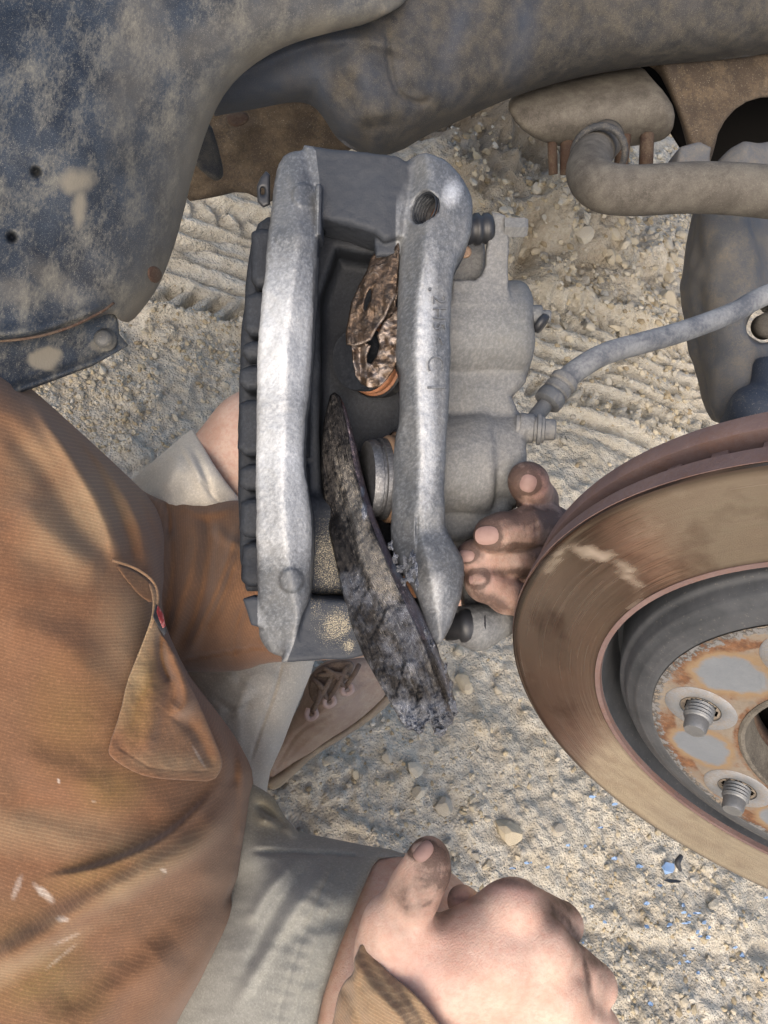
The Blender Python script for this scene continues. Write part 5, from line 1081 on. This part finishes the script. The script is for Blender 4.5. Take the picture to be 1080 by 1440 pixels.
top_poly = [(-330, 420), (-100, 470), (0, 514), (30, 535), (60, 560), (110, 605), (170, 660), (215, 704), (230, 740), (234, 800), (228, 850), (232, 880), (262, 945), (285, 975), (320, 1020), (345, 1060), (357, 1090), (356, 1150), (350, 1220), (335, 1290), (300, 1360), (250, 1440), (190, 1540), (100, 1700), (-330, 1700)]
V, F = relief(top_poly, Dtc, .11, .028, 3, .0055, 1)
build('shirt_body', (V, F), M_SHIRT, shirt, cl_attr(V, [(270, 1250, 110, 90, -30, .38), (98, 1392, 52, 42, -20, .62), (165, 1355, 14, 5, -10, .7), (250, 1160, 120, 50, -30, .28), (130, 1235, 130, 34, -22, .18), (60, 800, 30, 12, 10, .25), (60, 1150, 150, 20, 4, .2), (30, 1310, 60, 26, -25, .12), (12, 1110, 14, 30, 0, .35), (230, 1228, 6, 9, 0, .8)],
      [(62, 1256, 17, 6, 42, .7), (88, 1293, 8, 4, 5, .6), (24, 1248, 4, 18, 20, .35), (95, 1320, 20, 2, -25, .4), (85, 1346, 26, 1.6, -40, .4), (82, 1098, 2, 3, 0, .8), (230, 1224, 4, 2, 20, .9), (132, 1128, 3, 1, 0, .6), (22, 540, 10, 2, 40, .5)],
      [(15, 1310, 50, 30, -20, .15), (95, 1395, 40, 40, 0, .25), (130, 1230, 60, 20, -20, .25), (160, 1110, 40, 30, 0, .3), (100, 1010, 50, 60, 0, .2), (60, 1380, 60, 30, -25, .3)], [(120, 720, 60, 70, 30, .5), (60, 640, 50, 60, 20, .3), (180, 880, 40, 60, 0, .35), (60, 1170, 140, 26, 5, .3), (200, 1230, 120, 14, -32, .4), (40, 1350, 90, 14, -28, .35)]))
# chest pocket, its mouth gaping open
mouth = spline([(158, 788), (186, 797), (212, 814), (222, 836), (218, 866), (204, 902), (190, 940), (180, 975), (170, 1010), (158, 1050)], 6)
Dpk0 = tps([(158, 788, -.003), (222, 836, -.016), (215, 870, -.018), (190, 940, -.008), (160, 1040, -.005), (250, 980, -.012), (300, 1060, -.006), (240, 900, -.008), (230, 1080, -.005)])
Dpk = lambda X, Y: Dtc(X, Y) * 0 + Dt_(X, Y) + Dpk0(X, Y)
for pts, w, a in (([(235, 900), (255, 945), (262, 985), (245, 1010)], 13, .012), ([(250, 1000), (275, 1030), (300, 1080)], 10, -.005), ([(205, 930), (215, 990), (205, 1060)], 16, .004), ([(225, 880), (228, 930), (240, 960)], 6, -.006)): Dpk = crease(Dpk, pts, w, a)
Dpk_ = Dpk
Dpkc = cached(lambda X, Y: Dpk_(X, Y) + .012 * np.exp(-line_dist([(262, 930), (300, 1000), (322, 1060)], X, Y)[0] / 8) + .0006 * np.exp(-(line_dist([(168, 1052), (210, 1079), (250, 1084), (294, 1084)], X, Y)[0] / 1.6) ** 2) + (fbm(X / 25, Y / 25, 3) - .5) * .003, 100, 720, 400, 1160, 1)
pkp = [(208, 818), (216, 822), (223, 838), (220, 866), (224, 890), (238, 905), (256, 940), (268, 965), (285, 1000), (302, 1040), (313, 1066), (312, 1082), (300, 1099), (268, 1098), (210, 1094), (180, 1082), (154, 1064), (152, 1052), (170, 1000), (178, 960), (190, 930), (204, 895), (214, 866), (215, 840)]
V, F = relief(pkp, Dpkc, .0024, .0009, 1.5, .0008, 1)
pk = build('pocket', (V, F), M_SHIRT, shirt, cl_attr(V, [(250, 1050, 60, 50, 20, .4), (230, 960, 20, 40, 0, .2)], [(280, 1065, 2, 16, -30, .35)], [(200, 960, 20, 60, 10, .4)], [(200, 900, 18, 90, 18, .55), (250, 1075, 60, 12, 5, .3)]))
rimc = [U(x, y, float(Dpkc(np.array([x * 1.]), np.array([y * 1.]))[0]) - .0005) for x, y in mouth[:30:3]]
VF = tube(rimc, .0009, 8, True, 2); build('pocket_hem', VF, M_SHIRT, pk, cl_attr(VF[0], (), (), (), [(190, 900, 60, 140, 0, .4)]))
inner = [(160, 792), (186, 800), (210, 816), (219, 836), (214, 850), (196, 838), (176, 815)]
V, F = relief(inner, lambda X, Y: Dt_(X, Y) - .0012, .002, .0008, 1.5, .001, 1); build('pocket_lining', (V, F), M_SHIRT, pk, cl_attr(V, [(190, 815, 40, 24, 30, .7)]))
M_TAGB = S('black_label').out((.03, .033, .04), .7); s_ = S('red_label'); M_TAGR = s_.out(s_.mix(s_.ramp(s_.nz(260, 3), [(.45, 0), (.55, 1)]), (.26, .03, .035), (.42, .16, .16)), .7)
tgD = lambda X, Y: Dpkc(X, Y) - .0035 + .0003 * (X - 222)
tg = build('fabric_label', relief([(219, 848), (228, 862), (235, 888), (231, 895), (224, 884), (215, 868), (217, 858)], tgD, .0015, .0006, 1, .0006, 0), M_TAGB, pk)
build('label_print', relief([(222, 850), (230, 864), (233, 880), (229, 884), (224, 872), (220, 860)], lambda X, Y: tgD(X, Y) - .0008, .001, .0004, .8, .0004, 0), M_TAGR, pk)
# cuff of the near sleeve
Dcf_ = lambda X, Y: 0 * X
for pts, w, a in (([(500, 1345), (520, 1385), (560, 1430), (590, 1480)], 10, .004), ([(480, 1380), (500, 1420), (520, 1480)], 10, -.004), ([(540, 1360), (580, 1410), (620, 1470)], 7, -.003)): Dcf_ = crease(Dcf_, pts, w, a)
Dcf = cached(lambda X, Y: Dcf_(X, Y) + tps([(470, 1440, .398), (495, 1345, .394), (512, 1330, .393), (560, 1400, .374), (610, 1440, .375), (520, 1420, .375), (560, 1500, .378), (640, 1560, .39)])(X, Y) + (fbm(X / 40, Y / 40, 3) - .5) * .004 - .004 * np.exp(-((X - 498) / 10) ** 2), 380, 1280, 760, 1700, 2)
cfp = [(506, 1328), (514, 1324), (522, 1336), (536, 1356), (556, 1376), (580, 1394), (604, 1420), (640, 1470), (720, 1600), (640, 1690), (430, 1690), (450, 1500), (468, 1440), (474, 1402), (484, 1380), (498, 1368), (497, 1350), (503, 1338)]
V, F = relief(cfp, Dcf, .030, .004, 2, .0022, 1); build('cuff', (V, F), M_SHIRT, shirt, cl_attr(V, [(500, 1400, 20, 50, 20, .25)], (), (), [(560, 1420, 120, 90, 35, .5)]))

# shorts ----------------------------------------------------------------
Dsh0 = tps([(355, 1120, .575), (400, 1165, .565), (480, 1180, .555), (550, 1196, .54), (360, 1200, .535), (430, 1260, .485), (510, 1230, .503), (490, 1300, .468), (460, 1380, .458), (440, 1440, .455), (350, 1350, .49), (280, 1440, .505), (430, 1600, .46), (200, 1600, .54), (330, 1240, .54)])
Dso = Dsh0
for pts, w, a in (([(358, 1197), (420, 1200), (470, 1202), (512, 1206)], 4, -.006), ([(470, 1210), (420, 1270), (370, 1350), (330, 1420)], 10, .005), ([(440, 1212), (390, 1280), (345, 1370)], 9, -.005), ([(415, 1208), (375, 1255), (348, 1300)], 8, .005), ([(500, 1290), (440, 1300), (390, 1340)], 14, -.003), ([(360, 1130), (385, 1150), (402, 1165)], 5, -.006), ([(365, 1150), (395, 1160), (420, 1175)], 6, .005)): Dso = crease(Dso, pts, w, a)
hem = spline([(528, 1208), (505, 1258), (476, 1328), (452, 1400), (436, 1470), (425, 1560)], 6); hem2 = hem + [-52, -4]
Dso_ = Dso
def Dshorts(X, Y):
    d, s1, t1 = line_dist(hem2, X, Y); d2 = line_dist(hem + [-30, -2], X, Y)[0]
    pk_ = np.clip(1.3 - d / 20, 0, 1) * np.sin(line_dist(hem, X, Y)[2] * 130) * .0003
    return Dso_(X, Y) + .0018 * np.exp(-(d / 2.5) ** 2) + .0012 * np.exp(-(d2 / 2) ** 2) - pk_ + (fbm(X / 60, Y / 45, 3) - .5) * .005
Dshc_ = cached(Dshorts, 100, 1060, 700, 1780, 2)
shp = [(330, 1095), (352, 1100), (372, 1112), (386, 1122), (402, 1150), (420, 1170), (470, 1180), (520, 1190), (548, 1194), (570, 1201), (575, 1206), (560, 1206), (533, 1208), (524, 1218), (505, 1262), (478, 1330), (455, 1400), (440, 1470), (430, 1560), (420, 1760), (60, 1760), (120, 1500), (240, 1440), (300, 1300), (330, 1200)]
V, F = relief(shp, Dshc_, .03, .006, 2.5, .003, 0)
M_ = build('shorts', (V, F), M_SHORTS, per, cl_attr(V, [(380, 1140, 30, 30, 0, .25)], (), [(380, 1130, 40, 40, 0, .35)], ()))
build('hem_lining', relief([(530, 1212), (548, 1208), (572, 1208), (580, 1216), (556, 1220), (535, 1222)], lambda X, Y: .532 + .0 * X, .004, .0015, 1.5, .001, 0), M_SHORTS, M_, {k: np.zeros(0) for k in ()} )
# other leg of the shorts, seen below and left of the caliper
kp = [(170, 690), (184, 676), (230, 636), (258, 612), (271, 603), (280, 618), (300, 652), (318, 678), (336, 700), (360, 730), (330, 800), (180, 800)]
Dk1 = tps([(185, 676, .66), (270, 604, .65), (250, 660, .60), (330, 700, .612), (230, 720, .605), (300, 650, .600), (200, 790, .62), (330, 790, .62)])
for pts, w, a in (([(285, 690), (270, 650), (255, 625)], 6, .004), ([(300, 700), (288, 665), (272, 632)], 4, -.003), ([(230, 690), (245, 660), (252, 640)], 8, .004), ([(205, 695), (222, 665), (240, 640)], 8, -.004)): Dk1 = crease(Dk1, pts, w, a)
Dk1_ = Dk1
V, F = relief(kp, cached(lambda X, Y: Dk1_(X, Y) + .0015 * np.exp(-(line_dist([(248, 622), (275, 668), (312, 712)], X, Y)[0] / 2) ** 2) + (fbm(X / 30, Y / 30, 3) - .5) * .005, 120, 560, 420, 860, 1.5), .02, .006, 2, .0022, 0); build('shorts_leg', (V, F), M_KHAKI, M_, cl_attr(V))
lp = [(230, 900), (300, 925), (380, 915), (445, 918), (438, 945), (430, 965), (415, 1000), (398, 1045), (380, 1085), (374, 1118), (350, 1140), (320, 1100), (285, 1020)]
Dk2 = tps([(250, 930, .70), (440, 930, .705), (330, 960, .66), (400, 980, .672), (360, 1060, .68), (376, 1110, .71), (320, 1080, .68)])
for pts, w, a in (([(398, 925), (385, 975), (365, 1030), (352, 1070)], 2.5, -.003), ([(300, 980), (330, 1000), (355, 990)], 5, -.003), ([(350, 960), (340, 985), (330, 1010)], 8, .003)): Dk2 = crease(Dk2, pts, w, a)
Dk2_ = Dk2
V, F = relief(lp, cached(lambda X, Y: Dk2_(X, Y) + .02 * np.exp(-line_dist([(445, 918), (430, 965), (398, 1045), (374, 1118)], X, Y)[0] / 9) + (fbm(X / 36, Y / 36, 3) - .5) * .008, 180, 860, 480, 1180, 1.5), .04, .012, 2, .003, 0); build('shorts_leg', (V, F), M_KHAKI, M_, cl_attr(V, [(345, 990, 24, 3, -25, .25)]))

# work shoe ----------------------------------------------------------------
M_SHOE = grunge('dusty_tan_suede', (.26, .185, .145), (.32, .24, .19), (.40, .33, .255), .38, 1.4, .9, 0, .4, .15)
M_SOLE = grunge('dusty_sole', (.20, .16, .12), (.26, .21, .165), (.34, .28, .20), .5, 1.5, .9)
M_LACE = grunge('brown_lace', (.09, .062, .05), (.13, .095, .075), (.25, .2, .15), .3, 2, .9); M_EYE = grunge('pink_eyelet', (.38, .27, .235), (.45, .34, .30), (.3, .25, .2), .2, 2, .7)
shoe = build('shoe', relief([(372, 1086), (376, 1066), (392, 1040), (410, 1012), (424, 985), (432, 955), (450, 932), (480, 925), (520, 925), (545, 935), (552, 955), (545, 975), (520, 1000), (492, 1022), (462, 1040), (432, 1062), (405, 1088), (386, 1104), (376, 1100)],
    cached(lambda X, Y: tps([(376, 1095, .875), (392, 1045, .85), (430, 965, .815), (480, 930, .81), (540, 940, .83), (480, 980, .80), (440, 1030, .83), (520, 995, .85), (420, 1070, .87), (455, 985, .795)])(X, Y) + .003 * np.exp(-(line_dist(spline([(388, 1080), (420, 1030), (470, 1000), (540, 950)]), X, Y)[0] / 3) ** 2) - .003 * np.exp(-(line_dist(spline([(404, 1072), (450, 1030), (500, 1000), (546, 965)]), X, Y)[0] / 3) ** 2) - .003 * np.exp(-(line_dist(spline([(440, 1010), (480, 985), (520, 960)]), X, Y)[0] / 4) ** 2) + (fbm(X / 18, Y / 18, 3) - .5) * .004, 340, 880, 600, 1140, 1.5), .07, .018, 2, .0045, 1), M_SHOE, per)
build('sole', relief([(374, 1098), (400, 1082), (432, 1056), (470, 1034), (510, 1008), (548, 970), (560, 972), (548, 990), (520, 1014), (480, 1040), (440, 1064), (410, 1094), (388, 1112), (376, 1108)], lambda X, Y: .875 + 0 * X, .04, .006, 2, .004, 1), M_SOLE, shoe)
build('tongue', relief([(432, 958), (446, 938), (476, 928), (500, 930), (494, 950), (470, 972), (448, 990), (436, 984)], lambda X, Y: .792 + .0001 * (Y - 950), .02, .006, 2, .003, 1), M_LACE, shoe)
for a, b in (((438, 1000), (470, 945)), ((460, 985), (440, 955)), ((462, 983), (488, 938)), ((485, 968), (456, 940)), ((486, 966), (505, 935)), ((440, 1002), (452, 962)), ((448, 950), (492, 952))):
    m = ((a[0] + b[0]) / 2 + 3, (a[1] + b[1]) / 2 - 3); build('lace', tube([U(*a, .789), U(*m, .780), U(*b, .787)], .0026, 8, True, 5), M_LACE, shoe)
for x, y in ((437, 1003), (462, 985), (487, 968)): build('eyelet', tube([U(x - 3, y - 7, .789), U(x - 6, y + 4, .786), U(x, y + 8, .786), U(x + 8, y + 3, .786), U(x + 6, y - 6, .789)], .0028, 8, True, 5), M_EYE, shoe)
